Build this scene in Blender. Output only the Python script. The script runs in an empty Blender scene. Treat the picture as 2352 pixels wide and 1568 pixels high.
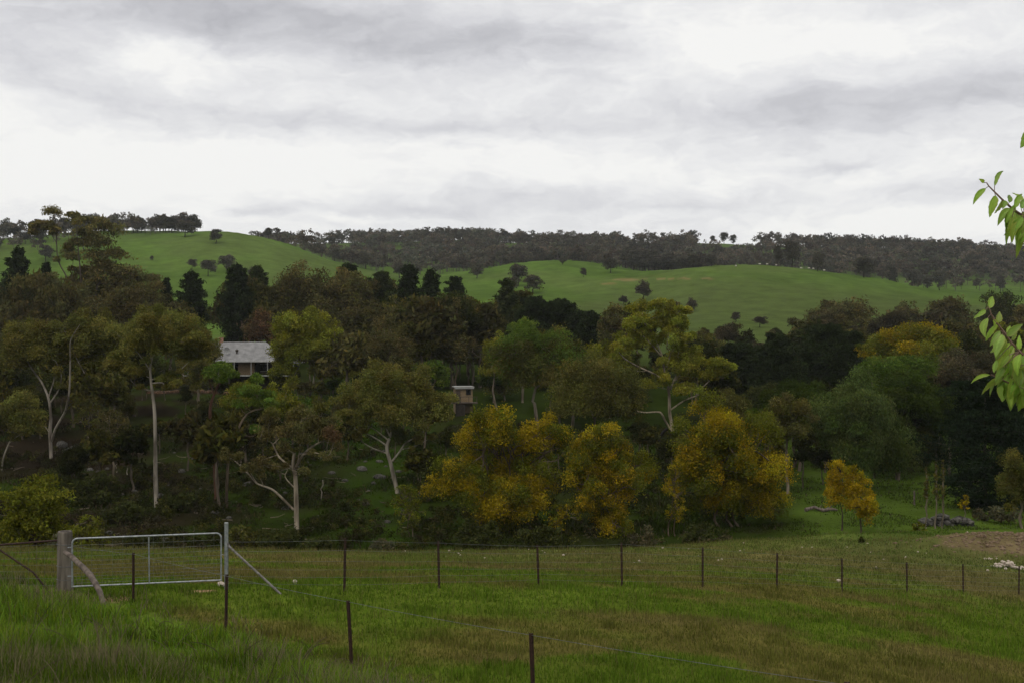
import bpy, math, numpy as np
R = np.random.default_rng(7)
F, CX, CY = 2613.0, 1176.0, 784.0          # photo units: 2352 px wide, 40 mm lens, level camera at the origin
S = bpy.context.scene
COL = S.collection
def W(px, py, D):
    return np.array([(px-CX)/F*D, D, (CY-py)/F*D])

# ------------------------------------------------------------------ noise
def _hash(ix, iy, s):
    n = (ix.astype(np.int64)*374761393 + iy.astype(np.int64)*668265263 + s*974634777) & 0xffffffff
    n = ((n ^ (n >> 13))*1274126177) & 0xffffffff
    n = n ^ (n >> 16)
    return (n & 0xffff)/65535.0
def vnoise(x, y, s=0):
    x = np.asarray(x, float); y = np.asarray(y, float)
    ix = np.floor(x); iy = np.floor(y); fx = x-ix; fy = y-iy
    fx = fx*fx*(3-2*fx); fy = fy*fy*(3-2*fy)
    a = _hash(ix, iy, s); b = _hash(ix+1, iy, s); c = _hash(ix, iy+1, s); d = _hash(ix+1, iy+1, s)
    return (a*(1-fx)+b*fx)*(1-fy)+(c*(1-fx)+d*fx)*fy
def fbm(x, y, s=0, o=4):
    v = 0; a = .5; t = 0
    for i in range(o):
        v = v+a*vnoise(np.asarray(x)*2**i, np.asarray(y)*2**i, s+i*17); t += a; a *= .5
    return v/t
def sstep(a, b, x):
    t = np.clip((np.asarray(x, float)-a)/(b-a), 0, 1); return t*t*(3-2*t)

# ------------------------------------------------------------------ terrain heights: (depth, z) near, (depth, photo row) far
NEAR = {
 -400: [(.3,-1.65),(2,-1.7),(6,-2.6),(10,-3.6),(15,-4.5),(20,-5.2),(27,-5.9),(35,-6.9),(50,-9.0),(57,-10.6),(70,-14),(82,-16.2)],
 0:    [(.3,-1.65),(2,-1.7),(6,-2.6),(10,-3.6),(15,-4.55),(20,-5.3),(27,-5.95),(35,-6.9),(50,-9.05),(57,-10.6),(70,-14),(82,-16.3)],
 600:  [(.3,-1.65),(2,-1.7),(6,-2.8),(10,-3.9),(15,-4.8),(20,-5.5),(23,-5.75),(28,-6.05),(35,-7.2),(50,-9.1),(57,-10.7),(70,-14),(82,-16.4)],
 1176: [(.3,-1.65),(2,-1.8),(6,-3.1),(12,-4.6),(16,-5.3),(20,-5.7),(25,-6.1),(31,-6.6),(34,-7.15),(45,-8.75),(58,-10.52),(68,-13.2),(82,-16.4)],
 1700: [(.3,-1.65),(2,-1.9),(6,-3.3),(12,-4.9),(20,-5.9),(30,-7.0),(36.7,-7.9),(50,-9.6),(68,-11.75),(80,-14.6),(90,-16.0)],
 2100: [(.3,-1.65),(2,-1.9),(6,-3.4),(12,-4.95),(20,-6.2),(30,-7.7),(42,-9.3),(55,-10.5),(75,-12.35),(85,-14.4),(90,-15.0)],
 2352: [(.3,-1.65),(2,-1.9),(6,-3.5),(12,-5.1),(20,-6.5),(30,-8.2),(46.4,-10.37),(60,-11.5),(80,-12.9),(90,-14.4)],
 2750: [(.3,-1.65),(2,-1.9),(6,-3.5),(12,-5.2),(20,-6.8),(30,-8.6),(46.4,-10.8),(60,-11.9),(80,-13.2),(90,-14.5)],
}
HILLA = [(95,1240),(110,1182),(130,1105),(150,1035),(180,950),(205,897),(232,872),(300,805)]
HILLB = [(97,1212),(110,1172),(130,1130),(150,1090),(180,1010),(230,910),(300,820)]
FAR = {
 -400: [(420,760),(520,690),(600,640),(700,580),(760,562),(850,558),(1000,558),(1150,565),(1500,640),(3200,690)],
 0:   [(420,745),(520,680),(600,630),(700,582),(780,553),(850,551),(1000,562),(1150,570),(1500,640),(3200,690)],
 200: [(420,750),(520,685),(600,628),(700,570),(780,537),(850,530),(1000,548),(1150,562),(1500,640),(3200,690)],
 350: [(450,750),(520,690),(600,625),(700,567),(760,545),(820,530),(900,534),(1150,558),(1500,640),(3200,690)],
 500: [(450,762),(520,690),(600,625),(700,557),(760,529),(800,526),(900,548),(1000,562),(1150,558),(1500,640),(3200,690)],
 650: [(520,700),(600,640),(700,577),(760,554),(800,551),(900,567),(1000,567),(1150,556),(1500,640),(3200,690)],
 770: [(520,710),(600,650),(700,612),(760,604),(850,612),(950,602),(1050,574),(1150,553),(1500,640),(3200,690)],
 900: [(520,700),(600,660),(700,640),(760,632),(850,617),(950,596),(1050,571),(1150,550),(1500,640),(3200,690)],
 1050:[(520,690),(600,650),(700,634),(760,630),(850,624),(950,592),(1050,562),(1150,545),(1500,640),(3200,690)],
 1270:[(420,720),(520,680),(600,640),(680,604),(740,589),(800,596),(850,608),(950,592),(1050,570),(1150,556),(1500,640),(3200,690)],
 1420:[(420,730),(520,680),(580,642),(640,624),(700,615),(760,612),(850,620),(950,595),(1050,572),(1150,556),(1500,640),(3200,690)],
 1340:[(420,724),(520,680),(600,642),(680,608),(740,597),(800,602),(850,612),(950,593),(1050,571),(1150,556),(1500,640),(3200,690)],
 1476:[(420,732),(500,690),(560,657),(610,632),(660,627),(760,625),(850,630),(950,600),(1050,573),(1150,555),(1500,640),(3200,690)],
 1580:[(420,730),(500,668),(560,630),(610,612),(660,616),(760,635),(850,630),(950,602),(1050,572),(1150,553),(1500,640),(3200,690)],
 1750:[(420,720),(500,660),(560,618),(610,606),(660,612),(760,642),(850,635),(950,607),(1050,580),(1150,560),(1500,640),(3200,690)],
 1950:[(420,725),(500,667),(560,636),(610,628),(660,636),(760,662),(850,645),(950,612),(1050,584),(1150,564),(1500,640),(3200,690)],
 2150:[(420,735),(500,692),(560,672),(610,666),(660,673),(760,669),(850,652),(950,617),(1050,590),(1150,570),(1500,640),(3200,690)],
 2352:[(420,742),(500,708),(600,696),(700,682),(760,672),(850,654),(950,624),(1050,597),(1150,582),(1500,650),(3200,690)],
 2750:[(420,742),(500,708),(600,696),(700,682),(760,672),(850,654),(950,624),(1050,600),(1150,587),(1500,650),(3200,690)],
}
ND = 520
LD = np.linspace(math.log(.3), math.log(3200), ND)
GP = np.arange(-440, 2800, 20.0)
def _gauss(a, s, ax):
    n = int(4*s)+1; k = np.exp(-.5*(np.arange(-n, n+1)/s)**2); k /= k.sum()
    p = [(0, 0)]*a.ndim; p[ax] = (n, n)
    return np.apply_along_axis(lambda v: np.convolve(v, k, 'valid'), ax, np.pad(a, p, mode='edge'))
def _table():
    Ds = np.exp(LD)
    nk = sorted(NEAR); nt = np.array([np.interp(Ds, *zip(*NEAR[k])) for k in nk])
    fk = sorted(FAR); ft = []
    for k in fk:
        hb = sstep(1600, 1900, k)
        ha = np.interp(Ds, [d for d, _ in HILLA], [(CY-y)/F*d for d, y in HILLA])
        hB = np.interp(Ds, [d for d, _ in HILLB], [(CY-y)/F*d for d, y in HILLB])
        mid = ha*(1-hb)+hB*hb
        pts = FAR[k]; d0 = pts[0][0]
        far = np.interp(Ds, [300]+[d for d, _ in pts], [np.interp(300, Ds, mid)]+[(CY-y)/F*d for d, y in pts])
        ft.append(np.where(Ds < 300, mid, far))
    ft = np.array(ft)
    T = np.empty((len(GP), ND))
    for j in range(ND):
        T[:, j] = np.interp(GP, nk, nt[:, j]) if Ds[j] < 80 else np.interp(GP, fk, ft[:, j])
        if 80 <= Ds[j] < 96:
            t = (Ds[j]-80)/16; a = np.interp(GP, nk, nt[:, j]); T[:, j] = a*(1-t)+T[:, j]*t
    return _gauss(_gauss(T, 1.6, 1), 2.2, 0)
TAB = _table()
def polar(x, y):
    az = np.clip(np.arctan2(x, y), -.55, .53); r = np.hypot(x, y)
    return CX+F*np.tan(az), np.maximum(r*np.cos(az), .31)
def gz(x, y):
    x = np.asarray(x, float); y = np.asarray(y, float)
    px, D = polar(x, y)
    i = np.clip((px-GP[0])/20, 0, len(GP)-1.001); j = np.clip((np.log(D)-LD[0])/(LD[1]-LD[0]), 0, ND-1.001)
    i0 = i.astype(int); j0 = j.astype(int); u = i-i0; v = j-j0
    u = u*u*(3-2*u)
    z = (TAB[i0, j0]*(1-v)+TAB[i0, j0+1]*v)*(1-u)+(TAB[i0+1, j0]*(1-v)+TAB[i0+1, j0+1]*v)*u
    z = z+(fbm(x/1.7, y/1.7, 3, 3)-.5)*.10*sstep(8, 20, D)
    z = z+(fbm(x/14, y/14, 5, 3)-.5)*1.3*sstep(85, 150, D)+(fbm(x/70, y/70, 9, 3)-.5)*2.6*sstep(300, 520, D)
    z = z+(fbm(x/25, y/25, 11, 3)-.5)*1.6*sstep(300, 520, D)
    # dug earth bank in the right of the paddock
    z = z+1.15*np.exp(-((x-27.5)/5.2)**2-((y-62.5)/2.0)**2)*sstep(.25, .6, fbm(x/1.3, y/1.3, 31, 3)+.25)
    z = z+.22*np.exp(-((x-21.3)/4.5)**2-((y-70)/1.3)**2)
    return z
def g1(x, y): return float(gz(np.array([x]), np.array([y]))[0])
def find_D(px, py, a, b):
    Ds = np.linspace(a, b, 400); x = (px-CX)/F*Ds
    yy = CY-gz(x, Ds)/Ds*F
    k = np.where(yy <= py)[0]
    return float(Ds[k[0]]) if len(k) else float(Ds[np.argmin(np.abs(yy-py))])

# ------------------------------------------------------------------ mesh building
class MB:
    def __init__(s): s.V = []; s.L = []; s.N = []; s.C = []; s.M = []; s.n = 0
    def add(s, V, faces, col=(1, 1, 1), mi=0):
        V = np.asarray(V, np.float32).reshape(-1, 3)
        faces = np.asarray(faces, np.int32)
        s.V.append(V); s.L.append((faces+s.n).ravel()); s.N.append(np.full(len(faces), faces.shape[1], np.int32))
        c = np.asarray(col, np.float32)
        s.C.append(np.broadcast_to(c, (len(V), 3)) if c.ndim == 1 else c)
        s.M.append(np.full(len(faces), mi, np.int32)); s.n += len(V); return s
    def mesh(s, name, mats, smooth=False):
        me = bpy.data.meshes.new(name)
        V = np.concatenate(s.V); L = np.concatenate(s.L); N = np.concatenate(s.N); C = np.concatenate(s.C); M = np.concatenate(s.M)
        me.vertices.add(len(V)); me.vertices.foreach_set('co', V.ravel())
        me.loops.add(len(L)); me.loops.foreach_set('vertex_index', L)
        me.polygons.add(len(N)); st = np.zeros(len(N), np.int32); st[1:] = np.cumsum(N)[:-1]
        me.polygons.foreach_set('loop_start', st); me.polygons.foreach_set('loop_total', N)
        for m in (mats if isinstance(mats, (list, tuple)) else [mats]): me.materials.append(m)
        me.polygons.foreach_set('material_index', M)
        me.polygons.foreach_set('use_smooth', np.full(len(N), bool(smooth)))
        a = me.color_attributes.new('Col', 'FLOAT_COLOR', 'POINT')
        a.data.foreach_set('color', np.c_[C, np.ones(len(C))].astype(np.float32).ravel())
        me.update(calc_edges=True); me.validate(); return me
    def build(s, name, mats, parent=None, smooth=False, loc=None):
        o = bpy.data.objects.new(name, s.mesh(name, mats, smooth)); COL.objects.link(o)
        if parent is not None: o.parent = parent
        if loc is not None: o.location = loc
        return o
    def tube(s, P, r, k=6, col=(1, 1, 1), mi=0, cap=True):
        P = np.asarray(P, float); n = len(P); r = np.broadcast_to(np.asarray(r, float), (n,))
        T = np.gradient(P, axis=0); T /= np.linalg.norm(T, axis=1)[:, None]+1e-9
        ref = np.array([0, 1, 0.]) if abs(T.mean(0)[1]) < .8*np.linalg.norm(T.mean(0)) else np.array([1., 0, 0])
        A = np.cross(T, ref); A /= np.linalg.norm(A, axis=1)[:, None]+1e-9; B = np.cross(T, A)
        t = np.arange(k)/k*2*math.pi
        V = P[:, None]+r[:, None, None]*(np.cos(t)[None, :, None]*A[:, None]+np.sin(t)[None, :, None]*B[:, None])
        i = np.arange(n-1)[:, None]*k; j = np.arange(k)[None]; j2 = (j+1) % k
        f = np.stack([i+j, i+j2, i+k+j2, i+k+j], -1).reshape(-1, 4)
        s.add(V.reshape(-1, 3), f, col, mi)
        if cap:
            s.add(V[0], [list(range(k))[::-1]], col, mi); s.add(V[-1], [list(range(k))], col, mi)
        return s
    def box(s, c, d, rz=0, col=(1, 1, 1), mi=0):
        v = np.array([[x, y, z] for z in (-.5, .5) for x, y in ((-.5, -.5), (.5, -.5), (.5, .5), (-.5, .5))])*np.asarray(d)
        ca, sa = math.cos(rz), math.sin(rz); v = np.c_[v[:, 0]*ca-v[:, 1]*sa, v[:, 0]*sa+v[:, 1]*ca, v[:, 2]]+np.asarray(c)
        return s.add(v, [[3, 2, 1, 0], [4, 5, 6, 7], [0, 1, 5, 4], [1, 2, 6, 5], [2, 3, 7, 6], [3, 0, 4, 7]], col, mi)
def tag(o, label=None, cat=None, group=None, kind=None):
    if label: o['label'] = label
    if cat: o['category'] = cat
    if group: o['group'] = group
    if kind: o['kind'] = kind
    return o
def empty(name, loc, label, cat, group=None, rz=0):
    o = bpy.data.objects.new(name, None); COL.objects.link(o); o.location = loc; o.rotation_euler.z = rz
    o.empty_display_size = .2
    return tag(o, label, cat, group)
def blob(mb, c, r, rng, rough=.25, col=(1, 1, 1), sub=2, mi=0):
    import bmesh
    if sub not in blob.cache:
        bm = bmesh.new(); bmesh.ops.create_icosphere(bm, subdivisions=sub, radius=1)
        blob.cache[sub] = (np.array([v.co[:] for v in bm.verts]), np.array([[v.index for v in f.verts] for f in bm.faces])); bm.free()
    V, Fc = blob.cache[sub]
    o = rng.uniform(0, 99, 3)
    n = fbm(V[:, 0]*1.3+o[0]+V[:, 2]*.7, V[:, 1]*1.3+o[1]-V[:, 2]*.9, int(o[2]), 3)
    V2 = V*(1+(n[:, None]-.5)*2*rough)*np.asarray(r)+np.asarray(c)
    mb.add(V2, Fc, col, mi)
blob.cache = {}

# ------------------------------------------------------------------ materials
def mat(name):
    m = bpy.data.materials.new(name); m.use_nodes = True; nt = m.node_tree; nt.nodes.clear()
    return m, nt, nt.nodes.new('ShaderNodeOutputMaterial')
def N(nt, t, **kw):
    n = nt.nodes.new(t)
    for k, v in kw.items():
        if k in n.bl_rna.properties: setattr(n, k, v)
        else: n.inputs[k].default_value = v
    return n
def leafmat(name, trans=.3, rough=None, tint=True):
    m, nt, out = mat(name); l = nt.links.new
    a = N(nt, 'ShaderNodeAttribute', attribute_name='Col'); oi = N(nt, 'ShaderNodeObjectInfo')
    mx = N(nt, 'ShaderNodeMix', data_type='RGBA', blend_type='MULTIPLY'); mx.inputs[0].default_value = 1
    l(a.outputs['Color'], mx.inputs[6])
    if tint: l(oi.outputs['Color'], mx.inputs[7])
    else: mx.inputs[7].default_value = (1, 1, 1, 1)
    d = N(nt, 'ShaderNodeBsdfDiffuse'); t = N(nt, 'ShaderNodeBsdfTranslucent'); s = N(nt, 'ShaderNodeMixShader'); s.inputs[0].default_value = trans
    l(mx.outputs[2], d.inputs[0]); l(mx.outputs[2], t.inputs[0]); l(d.outputs[0], s.inputs[1]); l(t.outputs[0], s.inputs[2])
    l(s.outputs[0], out.inputs[0]); return m
def pmat(name, c1, c2, scale=3, rough=.8, metal=0, stretch=(1, 1, 1), bump=.0, detail=5, lo=.35, hi=.65, attr=False, spec=.3):
    m, nt, out = mat(name); l = nt.links.new
    tc = N(nt, 'ShaderNodeTexCoord'); mp = N(nt, 'ShaderNodeMapping'); mp.inputs['Scale'].default_value = stretch
    no = N(nt, 'ShaderNodeTexNoise'); no.inputs['Scale'].default_value = scale; no.inputs['Detail'].default_value = detail
    l(tc.outputs['Object'], mp.inputs[0]); l(mp.outputs[0], no.inputs['Vector'])
    rp = N(nt, 'ShaderNodeValToRGB'); rp.color_ramp.elements[0].position = lo; rp.color_ramp.elements[1].position = hi
    rp.color_ramp.elements[0].color = (*c1, 1); rp.color_ramp.elements[1].color = (*c2, 1)
    l(no.outputs['Fac'], rp.inputs[0])
    b = N(nt, 'ShaderNodeBsdfPrincipled'); b.inputs['Roughness'].default_value = rough; b.inputs['Metallic'].default_value = metal
    b.inputs['Specular IOR Level'].default_value = spec
    src = rp.outputs[0]
    if attr:
        a = N(nt, 'ShaderNodeAttribute', attribute_name='Col'); mx = N(nt, 'ShaderNodeMix', data_type='RGBA', blend_type='MULTIPLY'); mx.inputs[0].default_value = 1
        l(src, mx.inputs[6]); l(a.outputs['Color'], mx.inputs[7]); src = mx.outputs[2]
    l(src, b.inputs['Base Color'])
    if bump:
        bp = N(nt, 'ShaderNodeBump'); bp.inputs['Strength'].default_value = bump; bp.inputs['Distance'].default_value = .05
        l(no.outputs['Fac'], bp.inputs['Height']); l(bp.outputs[0], b.inputs['Normal'])
    l(b.outputs[0], out.inputs[0]); return m
LEAF = leafmat('leaf')
GRASS = leafmat('grass_blade', .35, tint=False)
PALE = pmat('pale_bark', (.085, .070, .052), (.29, .255, .205), 1.1, .85, stretch=(1, 1, .22), bump=.3, lo=.4, hi=.55, attr=True)
DARKB = pmat('dark_bark', (.045, .035, .026), (.10, .08, .06), 1.6, .9, stretch=(1, 1, .2), bump=.4, attr=True)
RUST = pmat('rusty_steel', (.022, .013, .010), (.055, .026, .017), 18, .75, .2, bump=.2)
GALV = pmat('galvanised_steel', (.22, .235, .25), (.38, .395, .41), 14, .45, .55)
OLDP = pmat('dull_pipe', (.10, .09, .08), (.20, .19, .175), 12, .6, .3)
WIRE = pmat('fence_wire', (.10, .105, .105), (.17, .178, .178), 9, .5, .5)
WOOD = pmat('weathered_wood', (.055, .046, .037), (.20, .17, .14), 9, .9, stretch=(1, 1, .12), bump=.5, lo=.3, hi=.7)
LOGM = pmat('bare_log', (.06, .046, .037), (.175, .14, .115), 8, .9, stretch=(1, 1, .3), bump=.4)
ROCK = pmat('grey_rock', (.026, .024, .020), (.11, .102, .088), 3.2, .95, bump=.6, attr=True)
STONE = pmat('pale_stone', (.33, .26, .20), (.60, .52, .44), 7, .9, bump=.4, attr=True)
EARTH = pmat('bare_earth', (.10, .066, .038), (.20, .14, .085), 6, .95, bump=.5)

# ------------------------------------------------------------------ ground
OL = np.array([.116, .102, .026]); GR = np.array([.088, .122, .014]); BR = np.array([.128, .104, .036]); DK = np.array([.030, .048, .012])
def fence_side(x, y):      # > 0 : camera side of the near fence (tall grass), metres
    # line through (-8.56,25.7) and (3.68,12.5)
    return -((y-25.7)*12.24+(x+8.56)*13.2)/18.0
def patches(x, y):
    g = fbm(x/2.6, y/1.9, 41, 5)*.6+fbm(x/9, y/6, 47, 2)*.4; b = fbm(x/4.5+3, y/2.2, 43, 5)
    return sstep(.44, .60, g), sstep(.44, .62, b)
def gcol(x, y):
    px, D = polar(x, y)
    gp, bp = patches(x, y)
    n1 = fbm(x*1.9, y*1.9, 45, 3)[:, None]
    c = OL*(1-gp[:, None])+GR*gp[:, None]
    c = c*(1-.5*(bp*(1-gp))[:, None])+BR*(.5*bp*(1-gp))[:, None]
    # crest of the paddock is paler
    cr = (sstep(36, 52, D)*.5)[:, None]; c = c*(1-cr)+np.array([.115, .100, .042])*cr
    cr = (sstep(46, 60, D)*(1-sstep(78, 86, D))*sstep(1750, 2000, px)*.55)[:, None]; c = c*(1-cr)+np.array([.080, .095, .028])*cr
    tg = sstep(-.2, .8, fence_side(x, y))[:, None]; c = c*(1-tg)+np.array([.085, .135, .016])*tg
    c = c*(.70+.6*n1)
    # earth bank + scrapes
    ex = np.exp(-((x-27.5)/4.9)**4-((y-61.9)/1.9)**4); ex = sstep(.45, .62, ex*.62+fbm(x/1.1, y/.9, 51, 4)*.48)[:, None]
    ec = np.array([.15, .10, .060])*(.6+.8*fbm(x*1.3, y*1.3, 53, 3))[:, None]; c = c*(1-ex)+ec*ex
    for (sx, sy, rx, ry) in ((-9.05, 26.1, .34, .40), (-7.35, 27.5, .48, .16)):
        e = np.exp(-((x-sx)/rx)**2-((y-sy)/ry)**2); e = sstep(.25, .55, e*(.6+.8*fbm(x*3, y*3, 57, 3)))[:, None]
        c = c*(1-e)+np.array([.34, .215, .13])*e
    # creek side and wooded slope
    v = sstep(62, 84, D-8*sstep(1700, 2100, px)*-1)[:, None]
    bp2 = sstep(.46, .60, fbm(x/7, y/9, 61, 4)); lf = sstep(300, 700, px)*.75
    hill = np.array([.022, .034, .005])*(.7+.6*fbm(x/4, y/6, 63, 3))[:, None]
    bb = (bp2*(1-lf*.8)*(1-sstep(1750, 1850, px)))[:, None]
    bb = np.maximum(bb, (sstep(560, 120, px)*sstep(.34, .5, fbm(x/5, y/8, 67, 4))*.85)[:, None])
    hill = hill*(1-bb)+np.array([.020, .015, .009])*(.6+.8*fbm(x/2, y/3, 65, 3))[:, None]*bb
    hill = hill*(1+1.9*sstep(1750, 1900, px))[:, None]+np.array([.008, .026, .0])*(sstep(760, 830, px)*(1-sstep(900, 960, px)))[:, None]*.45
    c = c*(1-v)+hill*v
    # open hills
    f = sstep(235, 330, D)[:, None]
    n2 = fbm(x/30, y/45, 71, 4)[:, None]; n3 = fbm(x/7, y/9, 73, 3)[:, None]; n4 = fbm(x/11+y/50, y/200, 75, 3)[:, None]
    far = np.array([.082, .136, .024])*(.62+.5*n2)*(.74+.52*n3)*(.86+.28*n4)
    o = sstep(.50, .66, fbm(x/60, y/90, 77, 4))[:, None]*.45; far = far*(1-o)+np.array([.095, .120, .035])*o
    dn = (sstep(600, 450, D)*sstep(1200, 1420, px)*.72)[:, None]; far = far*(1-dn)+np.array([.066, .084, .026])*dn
    w = sstep(860, 930, D)[:, None]*.6; far = far*(1-w)+np.array([.075, .105, .035])*w
    # tan scrapes on the middle hill
    q = CY-gz(x, y)/np.maximum(y, 1)*F
    for (qx, qy, rx, ry) in ((1440, 643, 34, 3.5), (1398, 652, 26, 2.5), (1576, 640, 12, 2.4), (1625, 640, 15, 2.4), (1520, 641, 50, 1.6)):
        e = np.exp(-((px-qx)/rx)**2-((q-qy)/ry)**2)*(D > 400)*(D < 680); e = (sstep(.25, .7, e*(.4+1.2*fbm(x/6, y/6, 79, 3)))*.5)[:, None]
        far = far*(1-e)+np.array([.25, .16, .08])*e
    c = c*(1-f)+far*f
    return c
def make_ground():
    a1 = np.radians(np.arange(-29, 29.01, .11)); a0 = np.radians(np.arange(-176, -29.2, 4)); a2 = np.radians(np.arange(33, 180.1, 4))
    az = np.concatenate([[-math.pi], a0, a1, a2]); az[-1] = math.pi-.0
    az = az[:-1]
    r = np.concatenate([[.3, 1, 2, 3.5, 5, 7, 9], np.exp(np.arange(math.log(10.5), math.log(2600), .0115))])
    A, Rr = np.meshgrid(az, r); x = (Rr*np.sin(A)).ravel(); y = (Rr*np.cos(A)).ravel()
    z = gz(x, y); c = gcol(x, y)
    n = len(az); i = np.arange(len(r)-1)[:, None]*n; j = np.arange(n)[None]; j2 = (j+1) % n
    f = np.stack([i+j, i+n+j, i+n+j2, i+j2], -1).reshape(-1, 4)[:, ::-1]
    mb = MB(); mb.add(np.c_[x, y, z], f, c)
    mb.add([[0, 0, -1.66]]+[[.3*math.sin(t), .3*math.cos(t), g1(.3*math.sin(t), .3*math.cos(t))] for t in az], [[0, k+1, (k+1) % n+1] for k in range(n)], (.05, .08, .015))
    m, nt, out = mat('pasture'); l = nt.links.new
    at = N(nt, 'ShaderNodeAttribute', attribute_name='Col'); tc = N(nt, 'ShaderNodeTexCoord')
    n1 = N(nt, 'ShaderNodeTexNoise'); n1.inputs['Scale'].default_value = 2.5; n1.inputs['Detail'].default_value = 8; n1.inputs['Roughness'].default_value = .7
    n2 = N(nt, 'ShaderNodeTexNoise'); n2.inputs['Scale'].default_value = .12; n2.inputs['Detail'].default_value = 8; n2.inputs['Roughness'].default_value = .65
    l(tc.outputs['Object'], n1.inputs['Vector']); l(tc.outputs['Object'], n2.inputs['Vector'])
    ad = N(nt, 'ShaderNodeMath', operation='ADD'); l(n1.outputs['Fac'], ad.inputs[0]); l(n2.outputs['Fac'], ad.inputs[1])
    mr = N(nt, 'ShaderNodeMapRange'); mr.inputs['From Min'].default_value = .6; mr.inputs['From Max'].default_value = 1.4; mr.inputs['To Min'].default_value = .55; mr.inputs['To Max'].default_value = 1.45
    l(ad.outputs[0], mr.inputs[0])
    vm = N(nt, 'ShaderNodeVectorMath', operation='SCALE'); l(at.outputs['Color'], vm.inputs[0]); l(mr.outputs[0], vm.inputs['Scale'])
    d = N(nt, 'ShaderNodeBsdfDiffuse'); l(vm.outputs[0], d.inputs[0])
    bp = N(nt, 'ShaderNodeBump'); bp.inputs['Strength'].default_value = .5; bp.inputs['Distance'].default_value = .12
    l(n1.outputs['Fac'], bp.inputs['Height']); l(bp.outputs[0], d.inputs['Normal']); l(d.outputs[0], out.inputs[0])
    o = mb.build('ground', m, smooth=True); tag(o, kind='structure')
make_ground()

# ------------------------------------------------------------------ grass blades
def blades(name, x, y, h, w, col, lean=.45, seg=2, seedhead=None, wig=.5):
    n = len(x); z = gz(x, y)-.01
    a = R.uniform(0, 2*math.pi, n); la = R.uniform(0, 2*math.pi, n); ln = R.uniform(.05, 1, n)*lean*h
    p0 = np.c_[x, y, z]; dx = np.c_[np.cos(a), np.sin(a), np.zeros(n)]*w[:, None]*.5
    tip = p0+np.c_[np.cos(la)*ln, np.sin(la)*ln, np.sqrt(np.maximum(h*h-ln*ln, .2*h*h))]
    mid = p0*.5+tip*.5+np.c_[-np.cos(la)*ln*.18, -np.sin(la)*ln*.18, h*.06]
    mb = MB()
    V = np.stack([p0-dx, p0+dx, mid+dx*.8, mid-dx*.8, tip], 1).reshape(-1, 3)
    cc = np.repeat(col, 5, 0)
    k = np.arange(n)[:, None]*5
    mb.add(V, np.concatenate([k+np.array([[0, 1, 2, 3]])]), cc)
    mb.L.append((k+np.array([[3, 2, 4]])).ravel().astype(np.int32)); mb.N.append(np.full(n, 3, np.int32)); mb.M.append(np.zeros(n, np.int32))
    return mb
def scatter(n, d0, d1, p0, p1, power=0):
    px = R.uniform(p0, p1, n); u = R.uniform(0, 1, n)
    D = d0*(d1/d0)**u if power == 0 else (d0**power+(d1**power-d0**power)*u)**(1/power)
    return (px-CX)/F*D, D
# paddock turf
x, y = scatter(330000, 11, 74, -120, 2480)
fs = fence_side(x, y); k = fs < .4; x, y = x[k], y[k]; px, D = polar(x, y)
bare = np.exp(-((x-27.5)/4.9)**4-((y-61.9)/1.9)**4) < .4
for (sx, sy, rx, ry) in ((-9.05, 26.1, .34, .40), (-7.35, 27.5, .48, .16)): bare &= np.exp(-((x-sx)/rx)**2-((y-sy)/ry)**2) < .35
x, y, D, px = x[bare], y[bare], D[bare], px[bare]; n = len(x)
gp, bp = patches(x, y)
stalk = R.uniform(0, 1, n) < .10+.40*bp*(1-gp)+.12*sstep(30, 50, D)
tuft = sstep(.5, .75, fbm(x*1.4, y*1.4, 91, 2))
h = np.where(stalk, R.uniform(.10, .30, n), R.uniform(.03, .10, n)*(1+1.3*tuft))
w = np.where(stalk, .35, 1.0)*.00085*np.maximum(D, 12)*R.uniform(.6, 1.3, n)
c = gcol(x, y)
gcl = c*np.array([.95, 1.12, .9])*R.uniform(.65, 1.45, (n, 1))
scl = np.array([.132, .112, .042])*R.uniform(.6, 1.3, (n, 1))
c = np.where(stalk[:, None], scl*.75+c*.35, gcl)
o = blades('paddock_grass', x, y, h, w, c).build('paddock_grass', GRASS); tag(o, 'short mottled green and brown pasture grass of the paddock', 'grass', kind='stuff')
# tall roadside grass, lower left
x, y = scatter(250000, 6, 30, -420, 1500)
fs = fence_side(x, y); k = fs > -.35+R.uniform(-.5, .5, len(x)); x, y = x[k], y[k]; n = len(x)
D = y; den = fbm(x/1.1, y/1.1, 95, 3)
k = R.uniform(0, 1, n) < .45+1.2*sstep(.35, .7, den); x, y, D, den = x[k], y[k], D[k], den[k]; n = len(x)
edge = sstep(-.5, 2.2, fence_side(x, y))
h = R.uniform(.12, .36, n)*(.12+1.2*sstep(.25, .75, den)+.30*edge)*(.5+.6*edge); w = .00085*np.maximum(D, 10)*R.uniform(.5, 1.4, n)
dry = R.uniform(0, 1, n) < .06+.42*sstep(.52, .64, fbm(x/1.6+7, y/1.6, 97, 3))
c = np.array([.124, .196, .017])*R.uniform(.5, 1.5, (n, 1))*np.c_[R.uniform(.8, 1.25, n), np.ones(n), R.uniform(.7, 1.5, n)]
dark = sstep(.5, .68, fbm(x/2.2+3, y/2.2, 99, 3))[:, None]; c = c*(1-.45*dark)
pd = np.exp(-((x+5.0)/1.3)**2-((y-16.6)/1.1)**2)+.8*np.exp(-((x+7.4)/.8)**2-((y-16.2)/.6)**2); dry |= R.uniform(0, 1, n) < .4*pd
c = np.where(dry[:, None], np.array([.20, .165, .095])*R.uniform(.5, 1.3, (n, 1)), c)
h = np.where(dry, h*1.25, h); w = np.where(dry, w*.55, w)
o = blades('tall_grass', x, y, h, w, c, lean=.75).build('tall_grass', GRASS); tag(o, 'long lush roadside grass on the bank below the gate', 'grass', kind='stuff')
x, y = scatter(150000, 80, 170, -120, 2420); px, D = polar(x, y); n = len(x)
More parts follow.
